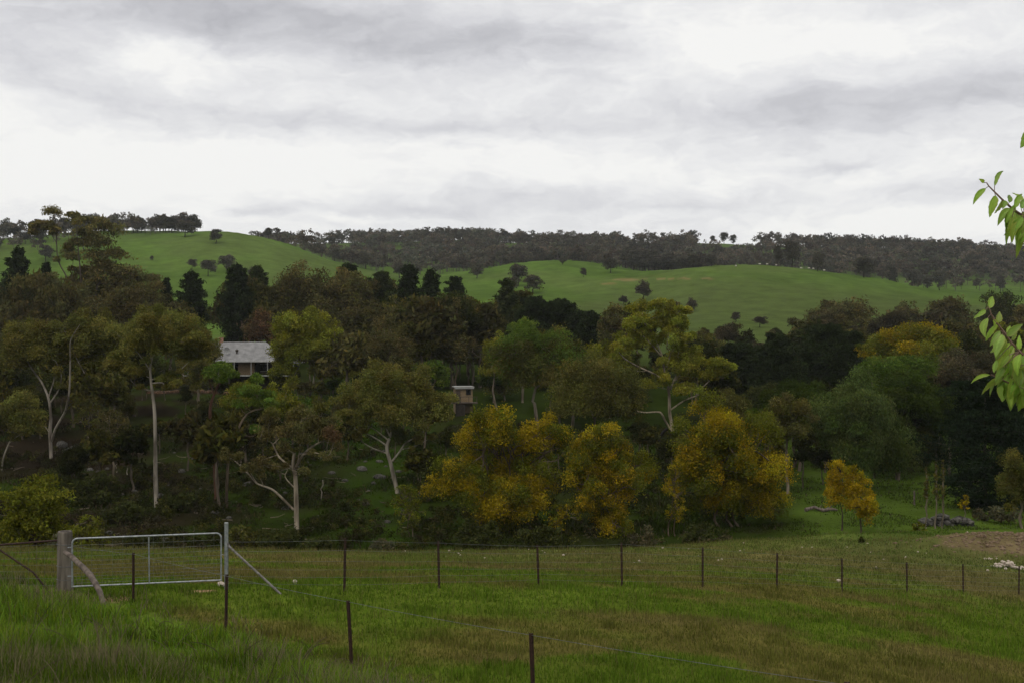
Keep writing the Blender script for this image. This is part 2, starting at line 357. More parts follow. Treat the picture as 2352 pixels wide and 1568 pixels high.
cl = fbm(x/3.5, y/5, 111, 3); k = R.uniform(0, 1, n) < sstep(.36, .62, cl)*.9+.10; x, y, px, D, cl = x[k], y[k], px[k], D[k], cl[k]; n = len(x)
c = gcol(x, y)*R.uniform(.6, 1.9, (n, 1)); dry = R.uniform(0, 1, n) < np.where(px < 700, .30, .10); c = np.where(dry[:, None], np.array([.075, .058, .034])*R.uniform(.3, 1.3, (n, 1)), c)
h = R.uniform(.10, .30, n)*(.5+1.5*sstep(.45, .7, cl))*np.where(px > 1800, .55, 1); w = .0010*D*R.uniform(.6, 1.4, n)
o = blades('slope_grass', x, y, h, w, c, .8).build('slope_grass', GRASS); tag(o, 'rank grass and weeds over the shaded creek slope', 'grass', kind='stuff')
mb = MB()
for i in range(170):
    px = R.uniform(-60, 1050); D = R.uniform(90, 165); x = (px-CX)/F*D; L = R.uniform(.5, 2.2); a = R.uniform(0, 6.28); P = np.array([[x+math.cos(a)*L*t+R.normal()*.06, D+math.sin(a)*L*t, 0] for t in (-.5, -.2, .15, .5)]); P[:, 2] = gz(P[:, 0], P[:, 1])+.08+np.array([0, .03, .06, .2])*R.uniform(0, 2)
    mb.tube(P, np.linspace(.06, .025, 4)*R.uniform(.5, 1.1), 4, np.array([.16, .13, .10])*R.uniform(.4, 1.6))
o = mb.build('branch_litter', GRASS); tag(o, 'fallen twigs and bark littering the wooded slope', 'litter', kind='stuff')
# dead bent stalks
mb = MB()
for i in range(150):
    while True:
        a = R.uniform(-60, 1050); D = R.uniform(13, 25); xx = (a-CX)/F*D
        if fence_side(np.array([xx]), np.array([D]))[0] > .3: break
    L = R.uniform(.35, .85); an = R.uniform(0, 6.28); bend = R.uniform(.1, 1.5) if R.uniform() < .8 else 3.0
    p = np.array([xx, D, g1(xx, D)-.02]); P = [p]; th = R.uniform(0, .35)
    for s in range(9):
        th += bend/9; p = p+np.array([math.cos(an)*math.sin(th), math.sin(an)*math.sin(th), math.cos(th)])*L/9; P.append(p)
    mb.tube(P, np.linspace(.008, .004, 10)*R.uniform(.6, 1.1), 4, np.array([.16, .125, .085])*R.uniform(.4, 1.2))
o = mb.build('dead_grass_stalks', GRASS); tag(o, 'dead bent weed stalks standing in the long roadside grass', 'weeds', kind='stuff')

# ------------------------------------------------------------------ trees
def rnd_unit(rng, n):
    v = rng.normal(size=(n, 3)); return v/np.linalg.norm(v, axis=1)[:, None]
def leaves(mb, C, Rd, n, size, col, rng, droop=.3, wid=.42, var=.35, cvar=None, mi=0, shell=.52, top=True):
    """leaf quads round clump centres C (m,3) with radii Rd (m,3), n per clump"""
    C = np.asarray(C, float); m = len(C); n = max(1, int(n)); t = m*n
    idx = np.repeat(np.arange(m), n)
    d = rnd_unit(rng, t)
    if top: d[:, 2] = np.where(d[:, 2] < -.7, -d[:, 2]*.8, d[:, 2])
    rr = rng.uniform(0, 1, t)**shell*rng.choice([1, 1, 1, 1.22], t)
    p = C[idx]+d*rr[:, None]*Rd[idx]
    ax = rnd_unit(rng, t); ax[:, 2] -= droop*1.5; ax /= np.linalg.norm(ax, axis=1)[:, None]
    nn = rnd_unit(rng, t)+d*.6; s = np.cross(ax, nn); s /= np.linalg.norm(s, axis=1)[:, None]+1e-9
    sz = size*rng.uniform(.6, 1.4, t)[:, None]
    V = np.stack([p-ax*sz*.5, p+s*sz*wid*.5, p+ax*sz*.5, p-s*sz*wid*.5], 1).reshape(-1, 3)
    cc = np.asarray(col, float)
    if cc.ndim == 1: cc = np.broadcast_to(cc, (m, 3))
    cv = cc[idx]*rng.uniform(1-var, 1+var, (t, 1))*np.c_[rng.uniform(.88, 1.14, t), np.ones(t), rng.uniform(.8, 1.2, t)]
    k = np.arange(t)[:, None]*4
    mb.add(V, k+np.array([[0, 1, 2, 3]]), np.repeat(cv, 4, 0), mi)
def wob(p, q, rng, amt=.06, n=4, sag=0.):
    t = np.linspace(0, 1, n)[:, None]; L = np.linalg.norm(q-p)
    P = p+(q-p)*t; off = rng.normal(size=(n, 3))*amt*L; off[0] = off[-1] = 0
    P = P+off; P[:, 2] += sag*L*np.sin(t[:, 0]*math.pi); return P
def grow(mb, C, idx, p, r, rng, k=5, col=(1, 1, 1), f=.5, depth=0, rmin=.03):
    if len(idx) == 1:
        q = C[idx[0]]; mb.tube(wob(p, q, rng, .07, 4, -.05), np.linspace(max(r, rmin), rmin*.6, 4), max(3, k-1), col, cap=False); return
    c = C[idx].mean(0); q = p+(c-p)*f*rng.uniform(.8, 1.15)
    r2 = max(r*.78, rmin)
    mb.tube(wob(p, q, rng, .06, 4, -.03), np.linspace(r, r2, 4), k, col, cap=False)
    X = C[idx]-c; _, _, vt = np.linalg.svd(X, full_matrices=False); s = X@vt[0]
    med = np.quantile(s, rng.uniform(.38, .62)); a = idx[s <= med]; b = idx[s > med]
    if len(a) == 0 or len(b) == 0: a, b = idx[:1], idx[1:]
    w = len(a)/len(idx)
    grow(mb, C, a, q, r2*math.sqrt(w)*1.12, rng, k, col, f, depth+1, rmin); grow(mb, C, b, q, r2*math.sqrt(1-w)*1.12, rng, k, col, f, depth+1, rmin)
def dome(rng, n, cx, cz, rx, ry, rz, low=-.35, rin=.5, cy=0):
    P = []
    while len(P) < n:
        d = rnd_unit(rng, 1)[0]
        if d[2] < low: continue
        P.append(np.array([cx, cy, cz])+d*np.array([rx, ry, rz])*rng.uniform(rin, 1))
    return np.array(P)
LEAFCOL = {
 'olive': (.104, .103, .024), 'brown': (.096, .088, .030), 'ygreen': (.142, .150, .018), 'dark': (.050, .058, .016), 'green': (.084, .128, .020),
 'red': (.105, .066, .032), 'grey': (.085, .085, .045), 'pine': (.026, .037, .013), 'pine2': (.040, .051, .016), 'yellow': (.285, .218, .011), 'orange': (.32, .225, .010),
 'gyellow': (.112, .122, .014), 'willow': (.076, .104, .026), 'cedar': (.017, .028, .013), 'bare': (.082, .072, .036), 'lime': (.115, .170, .024), 'far': (.082, .078, .054)}
ALLT = []
def finish_tree(name, label, cat, base, trunk, crown, group=None, bark=None, tint=None):
    root = empty(name, base, label, cat, group)
    if trunk is not None and trunk.n: trunk.build('trunk', bark or PALE, root, smooth=True)
    o = crown.build('crown', LEAF, root)
    if tint is not None: o.color = (*tint, 1)
    ALLT.append(root); return root
def gum(label, px, D, top, width, bottom, color='olive', bark=None, npad=46, seed=0, dens=1.0, depth=None, shape='gum', barkcol=(.75, .70, .62), cat='tree', name='gum_tree', tint2=None, fork=.5, trunks=1, group=None, low=-.35, pad=1.0, pvar=.42, topyellow=False):
    rng = np.random.default_rng(1000+seed+int(px*7+D))
    x, y = (px-CX)/F*D, D; z = g1(x, y); m = D/F
    H = (CY-top)*m-z; b = (CY-bottom)*m-z; wd = width*m; dy = (depth or .8)*wd
    cz = b+(H-b)*.48; rz = (H-b)*.52
    npad = int(npad*1.6); C = dome(rng, npad, 0, cz, wd/2*.90, dy/2*.9, rz*.93, low-.25, .35)
    if shape != 'gum' and npad >= 60:                                # lobed crown: pads gathered round big limbs
        nl = 13 + npad//24; Lc = dome(rng, nl, 0, cz, wd/2*.78, dy/2*.78, rz*.80, low-.25, .40); Lr = rng.uniform(.24, .40, nl); Lc[::4, :2] *= .45
        li = rng.integers(nl, size=npad); d = rnd_unit(rng, npad); d[:, 2] = np.where(d[:, 2] < -.5, -d[:, 2], d[:, 2])
        C = Lc[li]+d*rng.uniform(.45, 1., (npad, 1))*Lr[li][:, None]*np.array([wd/2, dy/2, rz*.9])
    T = MB(); rt = max(.05, .010*H+.007*wd)
    zb = max(.8, b*fork+.15*H)
    if shape in ('gum', 'vase'):
        if shape == 'vase': zb = max(.6, b*.4)
        for t in range(trunks):
            bx = 0 if trunks == 1 else rng.uniform(-.12, .12)*wd
            p0 = np.array([bx, 0, -.4]); p1 = np.array([bx+rng.normal()*.04*H, rng.normal()*.03*H, zb])
            sel = np.arange(npad)[t::trunks]
            T.tube(wob(p0, p1, rng, .02, 6), np.linspace(rt*1.25, rt*.85, 6)/math.sqrt(trunks), 7, barkcol)
            grow(T, C, sel, p1, rt*.8/math.sqrt(trunks), rng, 5, barkcol, .42, 0, .010*wd*.35+.02)
        pr = wd*.125*pad; Rd = np.c_[rng.uniform(.75, 1.35, npad)*pr, rng.uniform(.75, 1.35, npad)*pr, rng.uniform(.8, 1.25, npad)*pr]
        droop = .45
    else:   # round leafy crown
        pr = wd*.13*pad; Rd = np.c_[rng.uniform(.7, 1.3, npad)*pr, rng.uniform(.7, 1.3, npad)*pr, rng.uniform(.6, 1.1, npad)*pr]
        T.tube(wob(np.array([0, 0, -.4]), np.array([0, 0, cz]), rng, .02, 6), np.linspace(rt*1.2, rt*.5, 6), 7, barkcol)
        grow(T, C, np.arange(npad), np.array([0, 0, max(zb*.6, b*.8)]), rt*.6, rng, 4, barkcol, .5, 0, .03); droop = .2
        if shape == 'willow': Rd[:, 2] *= 1.45; droop = .9
    base = np.array(LEAFCOL[color])
    cc = base*rng.uniform(1-pvar, 1+pvar, (npad, 1))*np.c_[rng.uniform(.88, 1.15, npad), np.ones(npad), rng.uniform(.85, 1.15, npad)]
    if tint2 and topyellow:
        k = C[:, 2]+rng.normal(0, .12, npad)*H > b+(H-b)*.70; cc[k] = np.array(LEAFCOL['yellow'])*rng.uniform(.6, 1.2, (k.sum(), 1))
    elif tint2:
        k = rng.uniform(0, 1, npad) < (.45 if shape == 'vase' else .35); cc[k] = np.array(LEAFCOL[tint2])*rng.uniform(.8, 1.2, (k.sum(), 1))
    size = (.0019 if D < 200 else .0024)*D
    n = np.clip(1.25*dens*(pr*pr*3.2)/(size*size*.21), 25, 800)
    M = MB(); leaves(M, C, Rd, n, size, cc, rng, droop)
    return finish_tree(name, label, cat, (x, y, z), T, M, group, bark)
def conifer(label, px, D, top, width, bottom, color='pine', seed=0, shape=.75, name='pine_tree', cat='tree', dens=1.0, layered=False):
    rng = np.random.default_rng(5000+seed+int(px*7+D))
    x, y = (px-CX)/F*D, D; z = g1(x, y); m = D/F; H = (CY-top)*m-z; wd = width*m; b = max(.3, (CY-bottom)*m-z)
    T = MB(); T.tube([[0, 0, -.4], [0, 0, H*.5], [0, 0, H*.985]], [.02*H, .012*H, .004*H], 6)
    C = []; Rd = []; zz = b
    while zz < H*.985:
        f = (zz-b)/(H-b); rad = wd/2*min(1, (1-f)**(shape*.72)*1.08+.06)*rng.uniform(.78, 1.16)*(1-.25*max(0, .18-f)/.18)
        nb = 6 if f < .6 else 5
        a0 = rng.uniform(0, 6.28)
        for q in range(nb):
            a = a0+q*6.283/nb+rng.normal()*.2; L = rad*rng.uniform(.5, 1.2)
            up = rng.uniform(.05, .30)*L*(.4 if layered else 1)
            d = np.array([math.cos(a), math.sin(a), 0])
            T.tube([[0, 0, zz], list(d*L+np.array([0, 0, zz+up]))], [.012*H*(1-f)*.5+.01, .01], 3, cap=False)
            for s in ((.45, .8, 1.0) if rad > wd*.18 else (.75,)):
                C.append(d*L*s*.93+np.array([0, 0, zz+up*s])); k = rng.uniform(.8, 1.2)
                Rd.append([max(.4, rad*.32)*k, max(.4, rad*.32)*k, max(.4, rad*.27)*k*(.5 if layered else 1)])
        zz += max(.045*H*(1-f*.5), .35)*rng.uniform(.7, 1.3)*(1.5 if layered else 1)
    for q in range(3): C.append([0, 0, H*(.94+.02*q)]); Rd.append([.04*H+.05, .04*H+.05, .035*H])
    C = np.array(C); Rd = np.array(Rd); size = .0030*D; n = np.clip(dens*1.1*(Rd[:, 0].mean()**2*3.2)/(size*size*.16), 14, 150)
    cc = np.array(LEAFCOL[color])*rng.uniform(.65, 1.35, (len(C), 1))
    M = MB(); leaves(M, C, Rd, n, size, cc, rng, -.25, .3, .35)
    return finish_tree(name, label, cat, (x, y, z), T, M, None, DARKB)
def hero(label, px, D, base_py, limbs, clumps, color='olive', seed=0, bark=None, barkcol=(1, 1, 1), rscale=.66, auto=None, name='gum_tree', attach=0, ccols=None, dens=1.0, dark_limbs=()):
    """limbs: [(points[(px,py,dy)], r0, r1)], radii in photo px; clumps: [(px,py,rx,ry[,dy])]"""
    rng = np.random.default_rng(9000+seed)
    if base_py > 840: D = find_D(px, base_py, 84, 260)          # stand it where the ground shows at its foot
    m = D/F; x = (px-CX)*m; z = g1(x, D); yoff = 0.
    def L(p): return np.array([(p[0]-px)*m, p[2] if len(p) > 2 else 0., (CY-p[1])*m-z+yoff])
    T = MB(); tips = []
    for li, (pts, r0, r1) in enumerate(limbs):
        P = np.array([L(p) for p in pts])
        if li and all(len(p) < 3 for p in pts):
            dd = rng.uniform(-.6, .6); P[:, 1] += np.linspace(0, 1, len(P))*dd*np.linalg.norm(P[-1]-P[0])
        n = len(P); t = np.linspace(0, n-1, (n-1)*3+1)              # Catmull-Rom through the points
        Pe = np.vstack([2*P[0]-P[1], P, 2*P[-1]-P[-2]]); i = np.minimum(t.astype(int), n-2); u = (t-i)[:, None]
        a, b, c, d = Pe[i], Pe[i+1], Pe[i+2], Pe[i+3]
        Q = .5*((2*b)+(-a+c)*u+(2*a-5*b+4*c-d)*u**2+(-a+3*b-3*c+d)*u**3)
        if li == 0 or base_py <= 840 and Q[0, 2] < 4: Q[0, 2] = min(Q[0, 2], -.4)
        T.tube(Q, np.linspace(r0, r1, len(Q))*m*rscale, 7 if li == 0 else 6, (.12, .10, .09) if li in dark_limbs else barkcol)
        for s in range(max(1, len(Q)//3), len(Q), 2): tips.append((Q[s], (r0+(r1-r0)*s/len(Q))*m))
        tips.append((Q[-1], r1*m)); tips.append((Q[-1], r1*m))
    C = []; Rd = []; src = []
    if name == 'gum_tree' and (auto or len(clumps) > 12):
        for q in range(2, len(tips)):
            if tips[q][1] < 2.3*m*max(1, rscale*1.3) and rng.uniform() < .55:
                o = tips[q][0]+np.array([rng.normal()*.5, rng.normal()*.8, rng.uniform(-.3, .9)])*10*m; k = rng.uniform(6, 12)*m; C.append(o); src.append(-1); Rd.append([k*1.2, k*1.2, k])
    for i, c in enumerate(clumps):
        o = L(c[:2]); o[1] += rng.uniform(-1, 1)*1.6
        for q in range(4):
            k = rng.uniform(.55, .95); C.append(o+np.array([rng.uniform(-.75, .75)*c[2], rng.uniform(-.75, .75)*c[2], rng.uniform(-.8, .9)*c[3]])*m*(q > 0)); src.append(i)
            Rd.append([c[2]*m*k*1.2, c[2]*m*1.1*k, c[3]*m*k*1.5])
    if auto:
        for (ax, ay, rx, ry, n, pr) in auto:
            n = int(n*2.3); P = dome(rng, n, 0, 0, rx*m, rx*m*.6, ry*m*1.08, -.75, .35); o = L((ax, ay))
            for p in P: C.append(o+p); k = rng.uniform(.8, 1.4); src.append(-1); Rd.append([pr*m*k, pr*m*k, pr*m*k*rng.uniform(.8, 1.2)])
    C = np.array(C); Rd = np.array(Rd)
    tp = np.array([t[0] for t in tips]); tr = np.array([t[1] for t in tips])
    dd = np.linalg.norm(C[:, None]-tp[None], axis=2)+np.maximum(0, tp[None, :, 2]-C[:, None, 2]-.2)*3; near = dd.argmin(1)
    for t in np.unique(near):
        idx = np.where(near == t)[0]
        if len(idx) > 1: tw = tuple(.85*q for q in barkcol); grow(T, C, idx, tp[t], min(tr[t]*.6, .05), rng, 4, tw, .5, 0, .22*m+.008)
        else: T.tube(wob(tp[t], C[idx[0]], rng, .03, 4), np.linspace(min(tr[t]*.5, .04), .015, 4), 4, barkcol, cap=False)
    size = (.0019 if D < 200 else .0024)*D; n = np.clip(2.3*dens*(Rd[:, 0].mean()**2*3.2)/(size*size*.21), 25, 800)
    cc = np.array(LEAFCOL[color])*1.28*rng.uniform(.62, 1.45, (len(C), 1))*np.c_[rng.uniform(.9, 1.15, len(C)), np.ones(len(C)), np.ones(len(C))]
    if ccols:
        for k, v in ccols.items(): cc[[q for q, w_ in enumerate(src) if w_ == k]] = np.array(LEAFCOL[v])*rng.uniform(.8, 1.2)
    M = MB(); leaves(M, C, Rd, n, size, cc, rng, .45)
    return finish_tree(name, label, 'tree', (x, D, z), T, M, None, bark)

# ---- traced gums of the wooded slope
hero('white-trunked gum with a long low limb reaching left, behind the gate post stay', 682, 99, 1223,
 [([(682,1223),(681,1188),(680,1130),(678,1090),(673,1070),(676,1040)], 9.5, 5), ([(673,1075),(642,1051),(630,1031),(620,1016),(593,1008)], 4, 1.4),
  ([(679,1072),(693,1046),(708,1031),(728,1018),(743,1013),(750,996)], 4.5, 1.4), ([(694,1044),(718,1038),(742,1040),(760,1046)], 2.6, 1.2),
  ([(675,1170),(638,1138),(618,1126),(588,1118),(572,1112),(550,1091),(515,1063)], 4.6, 1.5), ([(675,1118),(656,1094),(663,1076)], 2.5, 1.2), ([(684,1064),(690,1020),(684,990)], 2.5, 1.)],
 [(600,965,20,11),(625,950,18,10),(612,995,22,12),(645,990,18,12),(665,960,17,12),(690,950,18,10),(680,985,20,13),(715,965,18,12),(728,990,18,12),(755,975,18,12),(772,1000,16,14),(765,1025,14,10),
  (740,940,16,9),(605,1055,16,14),(630,1075,14,11),(590,1080,14,14),(700,1010,16,10),(655,1020,14,9),(560,1075,12,8),(540,1050,12,9),(520,1040,10,8),(705,1075,10,7)], 'brown', 1, auto=[(690,975,90,48,9,16)],
 barkcol=(1.2, 1.14, 1.04), ccols={5: 'olive', 12: 'olive', 3: 'red', 10: 'red', 1: 'olive'}, dens=.8)
hero('domed wide-spreading gum with a leaning pale trunk, left of the yellow trees', 905, 123, 1132,
 [([(914,1132),(903,1088),(898,1066),(890,1038),(889,1022),(895,1006)], 8, 5), ([(888,1040),(855,1030),(828,1016),(815,1001)], 3, 1.2), ([(889,1023),(865,1006),(838,991),(818,983)], 3, 1.2),
  ([(892,1010),(880,1000),(858,983),(828,966),(805,948)], 3, 1.1), ([(895,1000),(880,971),(865,943)], 2.8, 1.1), ([(897,1004),(898,980),(892,956)], 3.2, 1.2), ([(897,998),(903,968),(925,951),(958,931)], 3, 1.1),
  ([(901,1058),(918,1036),(930,1018),(950,1006),(970,993),(993,968)], 3.6, 1.2), ([(925,1031),(950,1026),(983,1010)], 2.2, 1)],
 [(795,920,26,11),(1015,915,24,12),(1022,945,18,12),(790,950,20,9),(812,965,18,8),(1000,960,18,8)], 'olive', 2, auto=[(905,918,118,80,52,20)], dens=1.0)
hero('tall straight cream-trunked gum, dark-stained at its foot, in front of the house left end', 355, 114, 1165,
 [([(360,1165),(358,1120),(357,1083),(357,1021),(355,946),(350,903),(347,878),(345,846),(350,821),(360,800)], 8.5, 2.4), ([(349,897),(330,894),(312,888),(297,878),(287,863)], 3, 1.1),
  ([(348,880),(375,878),(385,891),(400,888)], 2.6, 1.2), ([(346,872),(380,863),(405,853),(425,833),(442,821)], 3, 1.1), ([(345,850),(330,820),(312,790)], 2.4, 1), ([(352,818),(385,785),(400,760)], 2.2, 1), ([(345,845),(348,790),(345,750)], 2.4, 1)],
 [(280,835,24,10),(300,850,24,10),(262,845,18,10),(325,850,20,10),(258,820,18,9),(440,805,24,10),(470,800,18,10),(455,780,22,10),(410,880,14,8),(380,865,18,8)], 'olive', 3, auto=[(362,775,112,62,44,19)], dens=.95)
hero('forked white gum with two long bare limbs spreading to a flat crown at far left', 118, 144, 1055,
 [([(118,1055),(116,1021),(115,985),(117,960),(114,926),(109,906)], 6.5, 4), ([(110,908),(92,876),(70,851),(50,823),(37,800),(27,783)], 3.8, 1.2), ([(118,1012),(135,981),(160,948),(172,931),(185,896),(193,856),(200,821),(206,800),(215,778),(240,748)], 4.8, 1.2),
  ([(115,925),(140,893),(150,858),(142,828)], 2.8, 1.1), ([(112,910),(117,871),(110,833)], 2.8, 1), ([(194,856),(180,815),(178,780)], 2, 1), ([(112,990),(100,978),(90,990)], 2, 1)],
 [], 'olive', 4, auto=[(95,790,92,62,40,19),(215,785,80,62,32,18)], dens=.8)
hero('slender young gum with a bushy green head at the left frame edge', 8, 138, 1080,
 [([(4,1080),(8,1050),(19,1021),(30,996),(34,970)], 3.2, 1.6), ([(20,1018),(45,1000),(70,990)], 1.6, .8)], [], 'olive', 5, auto=[(38,955,70,42,26,17)], dens=.9)
hero('peeling dark red-brown trunk with a small green tuft on top, below the house', 490, 114, 1150,
 [([(498,1150),(494,1080),(490,1030),(483,960),(484,930),(492,905),(503,880)], 8, 3.5), ([(503,882),(515,876),(530,868)], 2.5, 1.2), ([(492,905),(484,880),(480,860)], 2.6, 1)],
 [(505,848,20,9),(528,855,16,9),(490,858,16,9),(520,870,14,8),(545,858,11,7),(478,850,12,7),(500,838,15,6)], 'green', 6, DARKB, (.95, .55, .40))
hero('crooked pale gum bough, bare below a green head, right of the peeling trunk', 540, 112, 1165,
 [([(520,1165),(522,1090),(528,1040),(545,990),(560,960),(578,944),(600,938),(615,934)], 5.5, 2), ([(534,1018),(555,1001),(575,1003),(590,995)], 3, 1.2), ([(600,938),(590,915),(595,900)], 2, 1)],
 [(590,890,24,12),(565,905,20,12),(612,905,20,11),(600,920,24,10),(575,875,18,10),(548,925,14,9),(630,925,16,9),(590,985,12,7)], 'green', 7, None, (.62, .52, .42))
hero('bright yellow-green gum with twin pale trunks at the right end of the house', 712, 165, 930,
 [([(698,945),(705,920),(718,890),(722,850),(712,815),(706,790)], 4.5, 1.6), ([(718,890),(745,862),(765,838)], 2.4, 1), ([(721,850),(732,810),(735,770)], 2.4, 1), ([(683,960),(684,900),(676,862),(668,838),(655,822)], 3.8, 1.2), ([(676,862),(690,830),(684,800)], 2, 1)],
 [(690,928,22,9),(725,922,22,9),(705,940,24,8),(745,935,14,8),(640,832,18,11),(662,850,20,12),(655,808,18,10),(632,862,16,10),(672,880,18,12),(640,790,16,9)], 'ygreen', 8, auto=[(705,785,80,66,46,18),(770,840,48,34,16,15)], dens=.95)
hero('large white-limbed gum towering right of centre behind the yellow trees', 1538, 147, 990,
 [([(1545,990),(1541,965),(1538,946),(1537,906),(1533,878)], 6.5, 4.6), ([(1533,880),(1526,851),(1521,821),(1518,811),(1501,771),(1486,751),(1468,731)], 4, 1.2), ([(1533,878),(1501,858),(1463,841),(1431,823),(1416,808)], 3.4, 1.1),
  ([(1520,818),(1483,778),(1458,761),(1441,748)], 2.6, 1), ([(1531,842),(1543,806),(1553,793),(1556,770)], 3.2, 1.1), ([(1540,893),(1548,876),(1561,853),(1562,818),(1571,798)], 3.6, 1.1), ([(1550,874),(1576,843),(1584,825)], 2.4, 1),
  ([(1600,905),(1623,881),(1643,868),(1671,866),(1678,846)], 2.4, 1), ([(1541,940),(1570,918),(1600,905)], 2.8, 2), ([(1540,985),(1528,966),(1518,948),(1506,945),(1480,946),(1463,943)], 4, 2)],
 [(1468,705,24,10),(1500,702,22,10),(1450,738,20,9),(1490,738,24,10),(1515,742,18,9),(1558,735,24,10),(1566,712,16,7),(1556,775,18,11),(1580,780,14,9),(1646,828,17,9),(1660,848,22,9),(1626,865,17,10),(1518,880,20,8),
  (1420,800,22,9),(1440,785,20,9),(1412,825,20,9),(1530,722,18,8),(1540,760,18,8),(1590,810,18,10),(1600,830,18,10),(1470,765,18,8),(1580,890,22,10),(1560,900,18,9),(1445,850,16,8),(1480,880,22,10),(1676,838,12,7)], 'ygreen', 9, auto=[(1510,765,92,66,16,13), (1555,850,60,40,8,13)], barkcol=(1.15, 1.08, .98), dens=1.0)
hero('tall thin-crowned gum with bare forks rising above the skyline at upper left', 160, 270, 745,
 [([(163,745),(160,718),(155,665),(152,635),(140,613),(132,590),(130,548),(129,515),(126,498)], 3.6, 1), ([(156,666),(162,653),(170,635),(175,590)], 2, .8), ([(215,745),(220,668),(232,640),(240,615)], 3.2, 1), ([(190,745),(192,660),(192,598),(192,550),(196,515)], 3.4, 1),
  ([(226,650),(250,652),(275,657),(290,653),(302,640)], 2.2, .8), ([(129,540),(145,510),(157,495)], 1.3, .6), ([(131,560),(110,530),(95,515)], 1.3, .6)],
 [(128,489,22,8),(157,490,12,6),(88,512,20,8),(190,502,24,8),(128,528,16,11),(205,535,30,14),(258,535,20,14),(232,560,28,10),(160,580,15,14),(265,580,30,10),(212,590,30,14),(240,610,24,11),(300,625,30,10),(335,640,28,12),(280,648,22,10),(185,622,16,10),(210,645,22,10),
  (315,662,22,8),(350,655,18,8),(170,560,14,10),(240,520,16,8),(70,530,12,8),(180,655,20,9),(150,690,20,9),(240,690,22,10),(270,700,26,10),(115,640,12,8),(220,520,20,12),(205,560,26,14),(250,590,30,16),(275,620,26,14),(225,630,30,16),(195,670,30,14),(260,665,34,14),(310,690,34,14),(225,700,34,14)], 'brown', 10, DARKB, dens=.5)
hero('curved charcoal-black hollow stump at the foot of the white-limbed gum', 1520, 143, 1048, [([(1512,1048),(1512,1030),(1515,1008),(1524,990),(1533,984)], 6.5, 5)], [(1500,1052,9,5),(1524,1050,9,5)], 'dark', 11, DARKB, (.10, .09, .09), name='burnt_stump')

